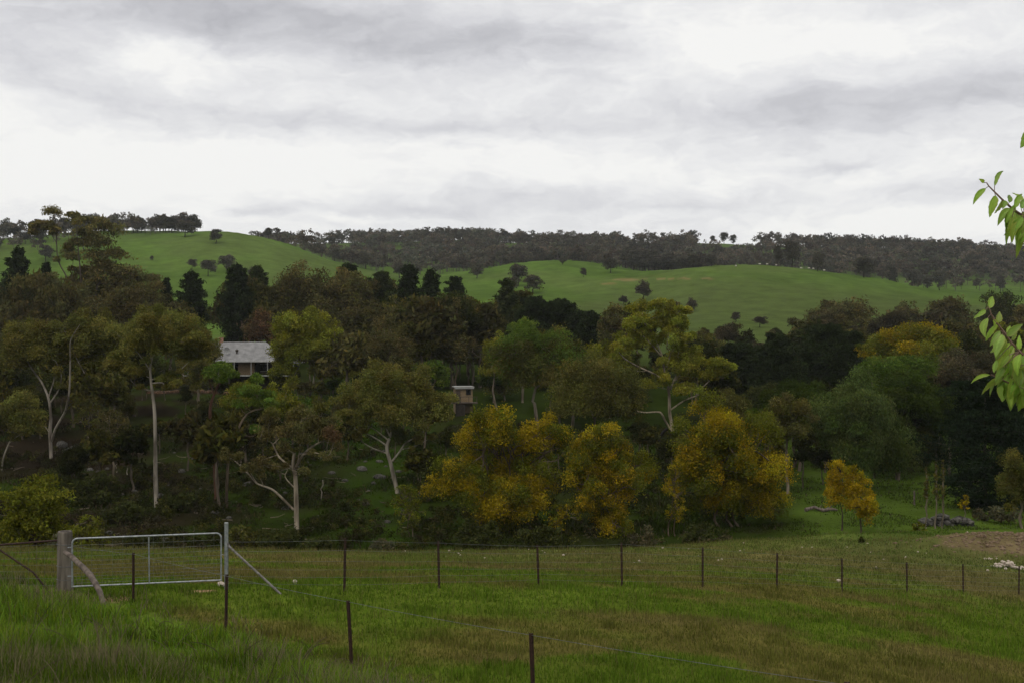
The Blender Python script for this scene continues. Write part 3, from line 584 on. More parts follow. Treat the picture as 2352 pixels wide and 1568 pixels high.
# ---- other gums, front to back: label, px, D, top, width, bottom, colour
G = [
 ('dark green gum with rounded clumps left of centre behind the first yellow tree', 1240, 160, 742, 235, 925, 'olive', dict(tint2='green', npad=64, pad=.9, barkcol=(.9,.85,.8))),
 ('soft drooping gum between the first yellow tree and the white-limbed gum', 1368, 138, 812, 230, 1005, 'olive', dict(npad=60)),
 ('thin brownish gum behind the small tan building', 1052, 206, 692, 110, 880, 'brown', dict(shape='vase', dens=.7, barkcol=(.7,.6,.55))),
 ('small green gum between the domed gum and the tan building', 990, 172, 818, 90, 905, 'green', dict()),
 ('vase-shaped brown gum with many bare upright limbs above the domed gum', 872, 190, 728, 165, 905, 'brown', dict(shape='vase', trunks=3, dens=.55, barkcol=(.75,.65,.58))),
 ('red-leaved tree behind the right end of the house roof', 603, 235, 706, 120, 835, 'red', dict(shape='vase', dens=.5, trunks=2)),
 ('broad dark brown gum with a forked bare bough above the house', 800, 262, 612, 165, 800, 'brown', dict(npad=60, barkcol=(.6,.5,.45))),
 ('broad brown gum beside the forked one above the house', 690, 268, 606, 180, 800, 'brown', dict(npad=60, barkcol=(.55,.5,.45))),
 ('brown gum directly behind the red-leaved tree', 600, 272, 655, 130, 800, 'brown', dict(barkcol=(.6,.5,.45))),
 ('pale gum head left of the peeling trunk, hiding the house left end', 455, 185, 752, 110, 880, 'olive', dict(dens=1.2)),
 ('leafy olive gum just in front of the verandah left end', 462, 176, 806, 95, 915, 'olive', dict()),
 ('olive gum right of the forked white gum', 250, 170, 735, 120, 905, 'olive', dict()),
 ('grey-green gum low on the slope between the forked and the straight gums', 262, 128, 925, 90, 1030, 'brown', dict(dens=.4, npad=26)),
 ('bushy gum behind the forked white gum', 60, 200, 720, 150, 930, 'olive', dict()),
 ('brown gum below the skyline gum at left', 300, 235, 655, 150, 790, 'brown', dict(barkcol=(.6,.5,.45))),
 ('small brown gum right of the skyline gum', 345, 250, 640, 110, 790, 'brown', dict(barkcol=(.6,.5,.45))),
 ('dull brown gum in the far left corner of the wood', 20, 245, 690, 120, 880, 'brown', dict(barkcol=(.6,.5,.45))),
 ('brown gum under the pines at far left', 120, 240, 705, 120, 880, 'brown', dict(barkcol=(.6,.5,.45))),
 ('gum with a low rounded head behind the straight cream trunk', 420, 230, 715, 110, 860, 'olive', dict()),
 ('small rounded gum in front of the tall pines right of the house', 905, 232, 672, 80, 800, 'olive', dict()),
 ('brown gum in front of the row of pines', 1000, 225, 712, 110, 850, 'brown', dict(barkcol=(.6,.5,.45))),
 ('pale green gum head above the dark rounded gum', 1200, 190, 712, 90, 850, 'lime', dict(shape='round')),
 ('olive gum left of the dark rounded gum', 1142, 182, 752, 88, 900, 'ygreen', dict(barkcol=(.9,.85,.8))),
 ('dark brown gum behind the white-limbed gum on its left', 1412, 215, 694, 100, 830, 'brown', dict()),
 ('leafy green gum behind the white-limbed gum, lower left', 1400, 175, 760, 130, 920, 'ygreen', dict()),
 ('thin brown tree rising behind the white-limbed gum top', 1540, 300, 672, 85, 790, 'brown', dict(shape='vase', dens=.4)),
 ('brown-topped tree right of the white-limbed gum', 1640, 215, 748, 110, 880, 'brown', dict(shape='round', tint2='olive')),
 ('dark green gum low between the white-limbed gum and the big yellow tree', 1665, 165, 880, 120, 1010, 'olive', dict()),
 ('round olive gum right of the big yellow tree', 1808, 124, 902, 140, 1045, 'olive', dict(shape='round', npad=60, tint2='brown')),
 ('brown gum right of the middle hill foot', 1905, 330, 690, 110, 790, 'brown', dict(dens=.8)),
 ('grey-brown gum in the clump below the middle hill', 1960, 320, 683, 120, 800, 'brown', dict(dens=.8)),
 ('brown round-headed gum at the right foot of the middle hill', 2085, 345, 690, 70, 790, 'brown', dict()),
 ('slim brown gum beside the round-headed one at the hill foot', 2052, 340, 702, 60, 790, 'brown', dict()),
 ('broad brown gum behind the yellow-topped dome tree', 2182, 330, 676, 125, 800, 'brown', dict()),
 ('dark gum against the pale valley at the right edge', 2300, 330, 655, 110, 800, 'dark', dict()),
 ('brown gum behind the lower fruit-tree twig', 2375, 310, 680, 130, 820, 'brown', dict()),
 ('dim brown gum left of the dark pine mass at right', 1830, 240, 755, 90, 880, 'brown', dict(dens=.7)),
 ('tall dull brown leafless-looking tree behind the green tree at right', 2190, 172, 800, 190, 960, 'bare', dict(shape='round', npad=60)),
 ('second dull brown tree at right, nearer the frame edge', 2290, 180, 780, 150, 960, 'bare', dict(shape='round', npad=50)),
 ('dark round tree behind the yellow-topped dome tree', 2230, 205, 742, 110, 880, 'dark', dict(shape='round')),
 ('small gum head above the tan building', 1085, 215, 740, 80, 860, 'brown', dict(dens=.7)),
 ('olive gum filling the gap right of the tan building', 1160, 195, 800, 110, 930, 'olive', dict()),
 ('low olive gum in front of the house subfloor', 560, 150, 870, 110, 975, 'ygreen', dict()),
 ('small bright gum below the deck of the house', 640, 145, 878, 100, 980, 'ygreen', dict()),
 ('dark gum behind the crooked bough', 470, 160, 905, 80, 1000, 'dark', dict(dens=.5)),
 ('leaning thin gum left of the straight cream trunk', 205, 150, 905, 80, 1010, 'olive', dict(dens=.5, npad=24)),
 ('dark gum behind the soft drooping gum', 1440, 190, 850, 120, 1000, 'dark', dict()),
 ('shaded gum behind the big yellow tree', 1740, 175, 860, 130, 1010, 'dark', dict(shape='round')),
 ('olive gum under the pines in the middle of the wood', 960, 205, 745, 100, 880, 'olive', dict()),
 ('brown gum right of the vase-shaped gum', 935, 215, 720, 90, 860, 'brown', dict(dens=.8)),
 ('olive gum right of the bright twin-trunked gum', 805, 205, 760, 100, 900, 'olive', dict()),
 ('bushy dark gum behind the tan building at left', 1020, 235, 700, 70, 830, 'dark', dict()),
 ('gum with a pale stem at the edge of the far green valley', 1330, 250, 748, 110, 860, 'olive', dict()),
 ('brown gum in the shade left of the dark conifers', 1600, 240, 770, 100, 900, 'brown', dict()),
 ('gum at the far left behind the slender young gum', -60, 160, 760, 150, 960, 'olive', dict()),
 ('dark gum just outside the left of the wood', -110, 200, 700, 160, 930, 'brown', dict()),
]
for i, (lb, px, D, top, w, bot, c, kw) in enumerate(G):
    gum(lb, px, D, top, w, bot, c, seed=i, **kw)
# ---- round leafy trees at right
gum('wide grey-green willow-like tree at right, above the small yellow pair', 1958, 131, 848, 275, 1130, 'willow', shape='willow', dens=1.3, npad=130, name='willow_tree', pad=.8)
gum('smooth green domed tree behind the willow-like tree', 2072, 152, 798, 190, 1010, 'green', shape='round', npad=80, name='broadleaf_tree')
gum('large dome tree turning yellow along its top at right', 2118, 186, 728, 205, 880, 'ygreen', shape='round', npad=80, name='autumn_tree', tint2='gyellow', topyellow=True)
gum('small yellow bush-headed tree beside the dome tree', 1995, 195, 778, 70, 850, 'gyellow', shape='round', name='autumn_tree', tint2='yellow')
gum('yellowing tree behind the lower fruit-tree leaves at the right edge', 2320, 215, 722, 90, 850, 'gyellow', shape='round', name='autumn_tree')
gum('olive round shrub-tree at the right edge of the flat', 2345, 92, 1020, 150, 1222, 'olive', shape='round', npad=70, name='broadleaf_tree', pad=.9)
gum('dark shade tree over the flat behind the small yellow pair', 1900, 150, 900, 150, 1130, 'dark', shape='round', npad=60, name='broadleaf_tree')
gum('dark shade tree behind the willow-like tree, right side', 2060, 145, 930, 150, 1140, 'dark', shape='round', npad=60, name='broadleaf_tree')
gum('dark shade tree beside the layered cedar', 2150, 150, 900, 120, 1140, 'dark', shape='round', npad=50, name='broadleaf_tree')
# ---- autumn trees
gum('tall green-gold multi-stemmed autumn tree, leftmost of the three big yellow trees', 1150, 100, 905, 325, 1250, 'gyellow', shape='vase', trunks=4, npad=210, name='autumn_tree', tint2='yellow', pad=.60, fork=.3, barkcol=(.45,.38,.32), low=-.9, dens=.9)
gum('orange-gold autumn tree in the middle of the three big yellow trees', 1400, 98, 952, 238, 1245, 'yellow', shape='vase', trunks=3, npad=150, name='autumn_tree', tint2='gyellow', pad=.66, fork=.3, barkcol=(.45,.38,.32), low=-.9, dens=.9, pvar=.4)
gum('broad golden autumn tree, rightmost and largest of the three big yellow trees', 1672, 101, 905, 345, 1240, 'yellow', shape='vase', trunks=3, npad=210, name='autumn_tree', tint2='gyellow', pad=.60, fork=.3, barkcol=(.45,.38,.32), low=-.9, dens=.9, pvar=.4)
gum('bright golden sapling, left of the small yellow pair on the flat', 1932, 96, 1050, 100, 1200, 'yellow', shape='vase', npad=50, name='autumn_tree', tint2='orange', pad=.95, low=-.8, dens=1.0, barkcol=(.4,.35,.3))
gum('bright golden sapling, right of the small yellow pair on the flat', 1978, 94, 1085, 98, 1210, 'yellow', shape='vase', npad=50, name='autumn_tree', tint2='orange', pad=.95, low=-.8, dens=1.0, barkcol=(.4,.35,.3))
gum('tiny yellow sapling beside the stone mound', 2216, 100, 1130, 26, 1178, 'yellow', shape='round', npad=16, name='autumn_tree')
gum('low green-yellow regrowth in front of the domed gum trunk', 938, 97, 1105, 95, 1235, 'gyellow', shape='vase', trunks=2, npad=55, name='autumn_tree', tint2='ygreen', pad=.7, low=-.9, dens=.5, barkcol=(.5,.42,.36))
gum('yellow-green regrowth between the first two big yellow trees', 1290, 97, 1120, 80, 1238, 'gyellow', shape='vase', trunks=2, npad=45, name='autumn_tree', tint2='yellow', pad=.75, low=-.9, dens=.55, barkcol=(.5,.42,.36))
gum('golden regrowth at the left foot of the broadest yellow tree', 1545, 97, 1060, 85, 1230, 'gyellow', shape='vase', trunks=2, npad=50, name='autumn_tree', tint2='yellow', pad=.75, low=-.9, dens=.6, barkcol=(.5,.42,.36))
# ---- conifers
for a in [
 ('pointed dark pine standing alone left of the green hill gap', 441, 262, 622, 78, 770, 'pine', 1, .7), ('tall dark pine right of the green hill gap', 545, 258, 608, 92, 790, 'pine', 2, .75), ('dark pine behind the one right of the green gap', 592, 272, 612, 75, 780, 'pine2', 3, .6),
 ('pine top showing over the forked brown gum', 800, 290, 606, 78, 720, 'pine', 4, .6), ('leftmost pine of the row in the middle of the wood', 878, 268, 626, 76, 770, 'pine2', 5, .5), ('tallest pine of the row in the middle of the wood', 940, 262, 610, 70, 780, 'pine', 6, .5),
 ('dark narrow pine third in the middle row', 990, 258, 618, 62, 790, 'pine', 7, .5), ('shorter pine at the right end of the middle row', 1046, 262, 638, 66, 780, 'pine', 8, .55), ('old dark pine at the far left under the skyline', 42, 262, 566, 92, 800, 'pine', 9, .7),
 ('narrow pine beside the skyline gum at left', 106, 275, 602, 55, 790, 'pine', 10, .7), ('small pine tip left of the lone pine', 382, 275, 640, 42, 770, 'pine', 11, .7), ('mid-green pine left of the dark pine belt', 1165, 262, 640, 72, 800, 'pine2', 12, .6),
 ('first pine of the low black belt before the middle hill', 1225, 235, 684, 100, 850, 'pine', 13, .45), ('second pine of the low black belt before the middle hill', 1285, 232, 690, 110, 850, 'pine', 14, .45), ('third pine of the low black belt before the middle hill', 1345, 228, 718, 95, 850, 'pine', 15, .45),
 ('fourth and lowest pine of the black belt before the middle hill', 1390, 225, 740, 80, 850, 'pine', 16, .5), ('black conifer right of the white-limbed gum', 1690, 195, 792, 110, 960, 'pine', 17, .45), ('black conifer behind the round olive gum', 1785, 188, 772, 110, 960, 'pine', 18, .45),
 ('broad black pine left of the dome tree', 1895, 200, 750, 120, 930, 'pine', 19, .4), ('broad black pine right next to the small yellow bush-headed tree', 1955, 205, 765, 95, 920, 'pine', 20, .4), ('dark conifer behind the big yellow tree on its right', 1745, 215, 800, 90, 960, 'pine2', 21, .45)]:
    conifer(a[0], a[1], a[2], a[3], a[4], a[5], a[6], a[7], a[8])
conifer('huge near-black cedar with layered boughs at right', 2262, 112, 862, 255, 1190, 'cedar', 30, .55, 'cedar_tree', layered=True, dens=1.3)
conifer('dark cedar behind the huge layered one at the right edge', 2390, 120, 900, 200, 1190, 'cedar', 31, .55, 'cedar_tree', layered=True)
for i, (lb, px, top, w) in enumerate([('tallest slim poplar sapling in front of the cedar', 2150, 1042, 18), ('slim poplar sapling left of the tallest one before the cedar', 2128, 1062, 14), ('slim poplar sapling right of the tallest one before the cedar', 2166, 1050, 14)]):
    gum(lb, px, 97, top, w, 1180, 'olive', shape='round', npad=26, name='poplar_tree', cat='tree', pad=1.3, seed=400+i, dens=.35)

# ---- the rest of the wood: copies of a few grown gums, fitted to each spot
def copy_tree(root, loc, sc, rz, label, group, tint):
    r = root.copy(); COL.objects.link(r); r.location = loc; r.scale = sc; r.rotation_euler.z = rz; r['label'] = label; r['group'] = group
    for ch in root.children:
        c = ch.copy(); COL.objects.link(c); c.parent = r
        if c.name.startswith('crown'): c.color = (*tint, 1)
    return r
fz = np.random.default_rng(321); MAST = {}
ZONES = [
 (-90, 455, 225, 310, 600, 745, ('brown', 'olive', 'brown'), 20, 'gum of the dense belt left of the house', .72, 'gum'), (540, 880, 240, 310, 612, 700, ('brown', 'brown', 'olive'), 16, 'brown gum of the belt behind the house', .72, 'gum'),
 (820, 1190, 200, 270, 655, 770, ('brown', 'olive', 'dark'), 20, 'gum crowded in front of the middle pine row', .75, 'gum'), (1080, 1460, 165, 225, 775, 865, ('olive', 'dark', 'green'), 16, 'gum crowded behind the first two yellow trees', .75, 'gum'),
 (1440, 1800, 170, 240, 775, 880, ('dark', 'olive', 'dark'), 19, 'shaded tree crowded behind the white-limbed gum and the broadest yellow tree', .75, 'leaf'), (1740, 2430, 140, 200, 850, 945, ('green', 'dark', 'green'), 24, 'shaded tree of the dark wood at right', .50, 'leaf'),
 (1830, 2420, 225, 320, 705, 790, ('brown', 'bare', 'olive'), 20, 'brown tree of the wood below the middle hill at right', .72, 'leaf'), (1180, 1480, 228, 266, 705, 775, ('dark', 'dark', 'dark'), 14, 'dark tree among the black pine belt', .65, 'leaf'),
 (540, 1000, 140, 195, 868, 945, ('olive', 'green', 'brown'), 16, 'gum on the slope between the house and the domed gum', .8, 'gum'), (-80, 350, 150, 200, 775, 905, ('olive', 'dark', 'olive'), 18, 'gum on the slope behind the forked white gum', .75, 'gum'),
 (1540, 1870, 235, 330, 735, 800, ('brown', 'dark', 'bare'), 14, 'dull tree of the wood at the foot of the middle hill', .7, 'leaf'), (880, 1900, 116, 150, 965, 1060, ('dark', 'olive', 'dark'), 22, 'young shaded tree close behind the yellow trees', .65, 'leaf'),
 (300, 900, 170, 205, 880, 930, ('dark', 'olive', 'dark'), 10, 'young shaded tree on the bank below the house', .7, 'leaf'), (700, 1100, 180, 235, 740, 830, ('brown', 'olive', 'olive'), 14, 'gum crowded right of the house', .8, 'gum'), (150, 820, 112, 165, 930, 1030, ('dark', 'olive', 'brown'), 14, 'scrubby young tree on the shaded slope left of the domed gum', .55, 'leaf')]
for (p0, p1, d0, d1, t0, t1, cs, cnt, lb, tn, kd) in ZONES:
    for i in range(cnt):
        px = p0+(p1-p0)*(i+fz.uniform(.1, .9))/cnt; D = fz.uniform(d0, d1); top = fz.uniform(t0, t1); col = cs[i % 3]
        if 452 < px < 530 and top < 790 or 425 < px < 660 and top < 880 and D < 222 or 1005 < px < 1125 and D < 199 and top < 955: continue
        x = (px-CX)/F*D; z = g1(x, D); H = max(4.5, (CY-top)*D/F-z); wm = min(H*fz.uniform(.7, 1.05), 15.)
        t = np.array([1, 1, 1.])*tn*fz.uniform(.8, 1.2); key = (col, i % 2, kd)
        if key not in MAST:
            r = gum(lb, px, D, top, wm*F/D, CY-(z+.28*H)*F/D, col, seed=600+i, npad=40, barkcol=(.5, .45, .4), group='gums: '+lb, shape='gum' if i % 2 == 0 and kd == 'gum' else 'round', name='gum_tree' if kd == 'gum' else 'broadleaf_tree'); MAST[key] = (r, H, wm)
            for ch in r.children:
                if ch.name.startswith('crown'): ch.color = (*t, 1)
        else:
            r, h0, w0 = MAST[key]; copy_tree(r, (x, D, z), (wm/w0, wm/w0, H/h0), fz.uniform(0, 6.28), lb, 'gums: '+lb, t)
# ---- bushes
def bush(label, px, D, top, w, bottom, color, npad=40, tint2=None, seed=0, dens=1., name='shrub'):
    rng = np.random.default_rng(700+seed); x = (px-CX)/F*D; z = g1(x, D); m = D/F
    H = max(.3, (CY-top)*m-z); C = dome(rng, npad, 0, H*.32, w*m/2*.9, w*m/2*.8, H*.62, -.45, .4); pr = min(w*m*.14, H*.3)
    Rd = np.c_[rng.uniform(.7, 1.3, npad), rng.uniform(.7, 1.3, npad), rng.uniform(.6, 1, npad)]*pr
    cc = np.array(LEAFCOL[color])*rng.uniform(.7, 1.3, (npad, 1))
    if tint2: k = rng.uniform(0, 1, npad) < .35; cc[k] = np.array(LEAFCOL[tint2])
    M = MB(); s = .0032*D; leaves(M, C, Rd, np.clip(dens*1.1*pr*pr*3.2/(s*s*.21), 18, 260), s, cc, rng, .0)
    T = MB(); grow(T, C, np.arange(npad), np.array([0, 0, -.1]), .05*H+.02, rng, 4, (.6, .5, .4), .45, 0, .012)
    root = empty(name, (x, D, z), label, 'shrub'); T.build('stems', DARKB, root); M.build('foliage', LEAF, root); return root
bush('large yellow-green bush at the left frame edge behind the pipe rail', 78, 72, 1055, 185, 1240, 'ygreen', 90, 'gyellow', 1)
bush('lower dull yellow bush between the wooden post and the gate top', 205, 70, 1172, 110, 1240, 'gyellow', 36, 'olive', 2)
bush('grey scrubby bush behind the wooden strainer post', 140, 66, 1215, 80, 1250, 'grey', 26, None, 3)
bush('dark scrub left of the white-trunked gum foot', 640, 88, 1205, 110, 1250, 'dark', 34, None, 4)
bush('dark scrub right of the white-trunked gum foot', 730, 86, 1215, 100, 1250, 'dark', 34, None, 5)
bush('brown dry tussock bush at the paddock crest, left of centre', 880, 80, 1222, 85, 1255, 'bare', 34, 'grey', 6)
bush('black-green bush under the leftmost big yellow tree', 1098, 84, 1178, 120, 1255, 'dark', 44, None, 7)
bush('dark low bush under the middle big yellow tree', 1240, 86, 1200, 120, 1250, 'dark', 36, None, 8)
bush('brown undergrowth bush under the middle yellow tree, right side', 1480, 84, 1205, 90, 1245, 'bare', 30, 'dark', 9)
bush('dark bush at the foot of the broadest yellow tree', 1620, 88, 1195, 110, 1235, 'dark', 30, 'bare', 10)
bush('small lone dark shrub in the right of the paddock', 1978, 63, 1228, 15, 1246, 'dark', 14, None, 11)
bush('yellowed weed clump in front of the stone mound', 2110, 90, 1198, 40, 1214, 'gyellow', 14, None, 12)
bush('grey brush heap right of the stone mound', 2300, 101, 1155, 90, 1190, 'grey', 26, 'bare', 13)
bush('grey brush heap between the tiny yellow sapling and the brush at the edge', 2245, 103, 1160, 50, 1185, 'grey', 16, 'bare', 14)
bush('bramble on the shaded slope right of the straight cream trunk', 425, 112, 1120, 90, 1165, 'dark', 26, None, 15)
bush('bramble on the shaded slope behind the gate middle', 290, 105, 1150, 110, 1200, 'dark', 30, None, 16)
bush('low green bush beside the gate post beyond the crest', 555, 90, 1195, 90, 1245, 'olive', 30, None, 17)
bush('dark bush left of the straight cream trunk foot', 215, 116, 1080, 120, 1160, 'dark', 34, None, 18)
bush('dark bush above the low yellow bush', 160, 120, 1040, 110, 1120, 'dark', 30, None, 19)
bush('bramble thicket behind the domed gum foot', 985, 118, 1075, 90, 1135, 'dark', 26, None, 20)

M = MB(); C = []; cu = []
for i in range(950):
    px = R.uniform(-60, 1750) if i % 4 else R.uniform(120, 700); D = R.uniform(84, 165); x = (px-CX)/F*D
    if fbm(np.array(x/7), np.array(D/9), 121, 3) < .47: continue
    for q in range(3): xx, dy = x+R.normal()*.7, D+R.normal()*.6; C.append((xx, dy, g1(xx, dy)+R.uniform(.1, .7))); cu.append(np.array(LEAFCOL[('dark', 'olive', 'bare', 'dark')[R.integers(4)]])*R.uniform(.3, .75))
C = np.array(C); leaves(M, C, np.full((len(C), 3), .55)*R.uniform(.6, 1.5, (len(C), 1)), 60, .26, np.array(cu), R, .1)
o = M.build('undergrowth', LEAF); tag(o, 'tangled dark bramble and fern undergrowth beneath the gums on the slope', 'undergrowth', kind='stuff')
# ---- far trees: compact single-mesh trees, shared by copies
FARM = []
for k in range(9):
    rng = np.random.default_rng(50+k); H = 1.; npad = 16+k % 3*4
    npad += 10; C = dome(rng, npad, 0, .55, .27+.05*(k % 2), .28, .39, -.9, .3); pr = .155
    Rd = np.c_[rng.uniform(.7, 1.3, npad), rng.uniform(.7, 1.3, npad), rng.uniform(.6, .95, npad)]*pr
    M = MB(); leaves(M, C, Rd, 80, .07, np.array(LEAFCOL['far'])*rng.uniform(.75, 1.25, (npad, 1)), rng, .4, .55)
    p1 = np.array([rng.normal()*.03, 0, .24]); M.tube(wob(np.array([0, 0, -.03]), p1, rng, .02, 4), [.026, .022, .02, .018], 5, (.33, .29, .25), 1)
    grow(M2 := MB(), C, np.arange(npad), p1, .016, rng, 3, (.33, .29, .25), .45, 0, .006)
    for V, L_, N_, C_ in zip(M2.V, M2.L, M2.N, M2.C): M.V.append(V); M.L.append(L_+M.n-0); M.N.append(N_); M.C.append(C_); M.M.append(np.full(len(N_), 1, np.int32))
    # offsets of the appended pieces follow their own running index, shifted by the size before the append
    M.n += M2.n; FARM.append(M.mesh('gum_tree', [LEAF, DARKB]))
def far_tree(px, D, H, wf, label, group=None, rng=R, tint=None, k=None):
    x = (px-CX)/F*D; o = bpy.data.objects.new('gum_tree', FARM[rng.integers(9) if k is None else k]); COL.objects.link(o)
    o.location = (x, D, g1(x, D)-.1); o.scale = (H*wf, H*wf, H); o.rotation_euler.z = rng.uniform(0, 6.28)
    t = np.array(tint if tint is not None else (1, 1, 1))*rng.uniform(.8, 1.2); o.color = (*t, 1)
    return tag(o, label, 'tree', group)
ISO = [
 ('big round dark gum at the right end of the left hilltop trees', 425, 545, 504, 52), ('twin-headed gum just below the left hill crest', 496, 560, 526, 36), ('small gum on the left hill, nearest the pine', 441, 622, 590, 24), ('left gum of the clump on the green left hill', 478, 636, 590, 40),
 ('right gum of the clump on the green left hill', 522, 625, 582, 42), ('tiny bush-like gum alone on the left hill slope', 349, 600, 586, 10), ('gum on the left hill behind the skyline gum', 105, 600, 562, 42), ('pale sparse tree on the left hill shoulder', 580, 640, 612, 26),
 ('tall round gum above the pair on the hill in the centre', 1190, 658, 602, 46), ('left gum of the dark pair on the slope in the centre', 1172, 680, 632, 40), ('right and darkest gum of the pair on the slope in the centre', 1224, 674, 628, 54), ('slim gum on top of the centre hill', 1293, 610, 588, 18), ('leaning dark gum on the right flank of the centre hill', 1402, 628, 592, 40),
 ('small umbrella-shaped gum alone on the middle hill', 1478, 690, 643, 42), ('small gum low on the middle hill, right of the umbrella-shaped one', 1590, 718, 683, 28), ('brown gum head low on the middle hill, left of the umbrella-shaped one', 1432, 700, 678, 34), ('bare thin tree on the saddle behind the middle hill', 1340, 637, 615, 20),
 ('left of the two dark domed gums behind the middle hill crest', 1592, 612, 580, 46), ('right of the two dark domed gums behind the middle hill crest', 1634, 612, 584, 36), ('tall forked gum on the middle hill crest at right', 1819, 614, 550, 42), ('pale-stemmed gum left of the tall forked one on the crest', 1786, 610, 560, 26), ('twin-stemmed gum right of the tall forked one on the crest', 1878, 624, 574, 38), ('wide brown gum on the falling right crest of the middle hill', 1984, 638, 586, 58), 
 ('little tree in the pale valley at right, left one', 2208, 665, 632, 14), ('little tree in the pale valley at right, right one', 2243, 664, 636, 18), ('grey thin gum low on the middle hill foot at right', 1690, 740, 716, 50), ('grey thin gum near the hill foot, right of the other', 1745, 752, 722, 44), ('grey gum in the shallow fold right of the left hill', 768, 600, 566, 40), ('pale-stemmed gum in the fold beyond the left hill', 1000-160, 618, 575, 34), ('small gum in the fold beyond the left hill', 880, 612, 586, 28), ('brown gum in the fold behind the row of pines', 918, 640, 600, 40),
 ('grey gum behind the row of pines at right', 1095, 640, 606, 40), ('ghostly bare tree on the far skyline left of centre', 617, 548, 519, 20)]
for i, (lb, px, by, ty, w) in enumerate(ISO):
    lo, hi = (340, 700) if by > 600 else (560, 900)
    D = find_D(px, by, 330, 900); m = D/F
    H = max(3., (CY-ty)*m-g1((px-CX)*m, D)); far_tree(px, D, H, min(1.6, max(.45, w*m/H/.74)), lb, None, np.random.default_rng(i), (.9, .85, .75) if D < 560 else (1, .98, 1.0))
# left hilltop wood, ridge line, ridge face
fr = np.random.default_rng(11)
def okridge(px, q, D, x):
    if 1595 < px < 1735 and q < 585 and D > 1000: return False          # grass saddle on the skyline
    if 840 < px < 975 and 575 < q < 606: return fr.uniform() < .22
    if 640 < px < 830 and 560 < q < 600: return fr.uniform() < .22
    if 560 < px < 1000 and D > 1100 and q < 562: return True
    if 560 < px < 760 and D < 1040: return False
    if 1060 < px < 1430 and 690 < D < 800: return False
    if px > 1900 and q > 638+.02*(px-1900)+14*(fbm(px/50, 3., 8, 2)-.5): return fr.uniform() < .10
    if px < 1060 and D < 870: return 800 < px and fr.uniform() < .8
    return fbm(x/60, D/60, 5, 3) > .40
cand = []
HC = {}
def crestline(px, D):        # highest ground row between the camera and depth D on this bearing
    key = int(px//15)
    if key not in HC:
        Ds = np.linspace(300, 1230, 187); p = key*15+7.5; HC[key] = (Ds, np.minimum.accumulate(CY-gz((p-CX)/F*Ds, Ds)/Ds*F))
    return float(np.interp(D-12, *HC[key]))
while len(cand) < 4500:
    D = fr.uniform(700, 1215); px = fr.uniform(560, 2900); x = (px-CX)/F*D; q = CY-g1(x, D)/D*F
    if q > crestline(px, D)+16: continue
    if D < 860 and q < crestline(px, D)-1 and px < 1500: continue
    if D < 745 and px < 1060: continue
    if px < 1400 and D < 745: continue
    if okridge(px, q, D, x): cand.append((px, D, q))
cand = np.array(cand)
# which of them the camera sees: nearest in each 12-px column and 9-row cell
order = np.argsort(cand[:, 1]); seen = []; used = {}
for i in order:
    px, D, q = cand[i]; key = (int(px//17), int((q-9000/D)//9))
    if px < 2400 and key not in used and len(seen) < 26: used[key] = 1; seen.append(i)
seen = set(seen)
sky_pick = [i for i in np.argsort(-cand[:, 1]) if cand[i, 0] < 2340 and 1120 < cand[i, 1] < 1180 and i not in seen][:24]
seen |= set(sky_pick)
for i in sorted(seen):
    px, D, q = cand[i]
    zone = 'left' if px < 1050 else 'middle' if px < 1650 else 'right'
    far_tree(px, D, fr.uniform(9, 15), fr.uniform(.8, 1.25), {'left': 'grey-green gum of the far wooded ridge behind the left hill', 'middle': 'grey-green gum of the far wooded ridge above the centre hill', 'right': 'grey-green gum of the far wooded ridge behind the middle hill'}[zone], 'gums of the far ridge, '+zone, fr, (.95, .95, 1.05))
for i, (px, D, H, wf) in enumerate([(1637, 1140, 10, .8), (1663, 1140, 12.5, 1.0), (1684, 1145, 11.5, .95)]):
    far_tree(px, D, H, wf, ['leftmost and thinnest', 'middle and broadest', 'rightmost'][i]+' of three lone gums on the bare skyline saddle', None, fr, (.8, .8, .85))
CAPREST = []
for i in range(190):
    px = fr.uniform(-60, 455) if i % 5 else fr.uniform(-60, 260); D = fr.uniform(768, 850)+(px < 200)*10 if i % 5 else fr.uniform(690, 760)
    if 230 < px < 300 and D < 770: continue
    if i >= 48: CAPREST.append((px, D, 0)); continue
    far_tree(px, D, fr.uniform(8.5, 13), fr.uniform(1.0, 1.45), 'dark gum of the wood capping the left hill', 'gums capping the left hill', fr, (.75, .75, .8))
M = MB()
for i in list(range(len(cand)))+[-1-k for k in range(len(CAPREST))]:
    if i in seen: continue
    px, D, q = cand[i] if i >= 0 else CAPREST[-1-i]; x = (px-CX)/F*D; z = g1(x, D); H = (6+10*fr.uniform()**1.6)*(1 if i >= 0 else 1.0); n = 10
    C = dome(fr, n, x, z+H*.55, H*.44, H*.4, H*.38, -.7, .35, D); Rd = np.full((n, 3), H*.17)*np.array([1, 1, .7])
    leaves(M, C, Rd, 22, H*.11, np.array(LEAFCOL['far'])*fr.uniform(.5, 1.55)*np.array([fr.uniform(.9, 1.2), .98, 1.02])*fr.uniform(.8, 1.2, (n, 1)), fr, .3, .6)
    M.tube([[x, D, z-.3], [x, D, z+H*.6]], [.2, .12], 4, (.12, .10, .09))
o = M.build('distant_woodland', LEAF); tag(o, 'continuous grey-green gum woodland covering the far ridge', 'woodland', kind='stuff')

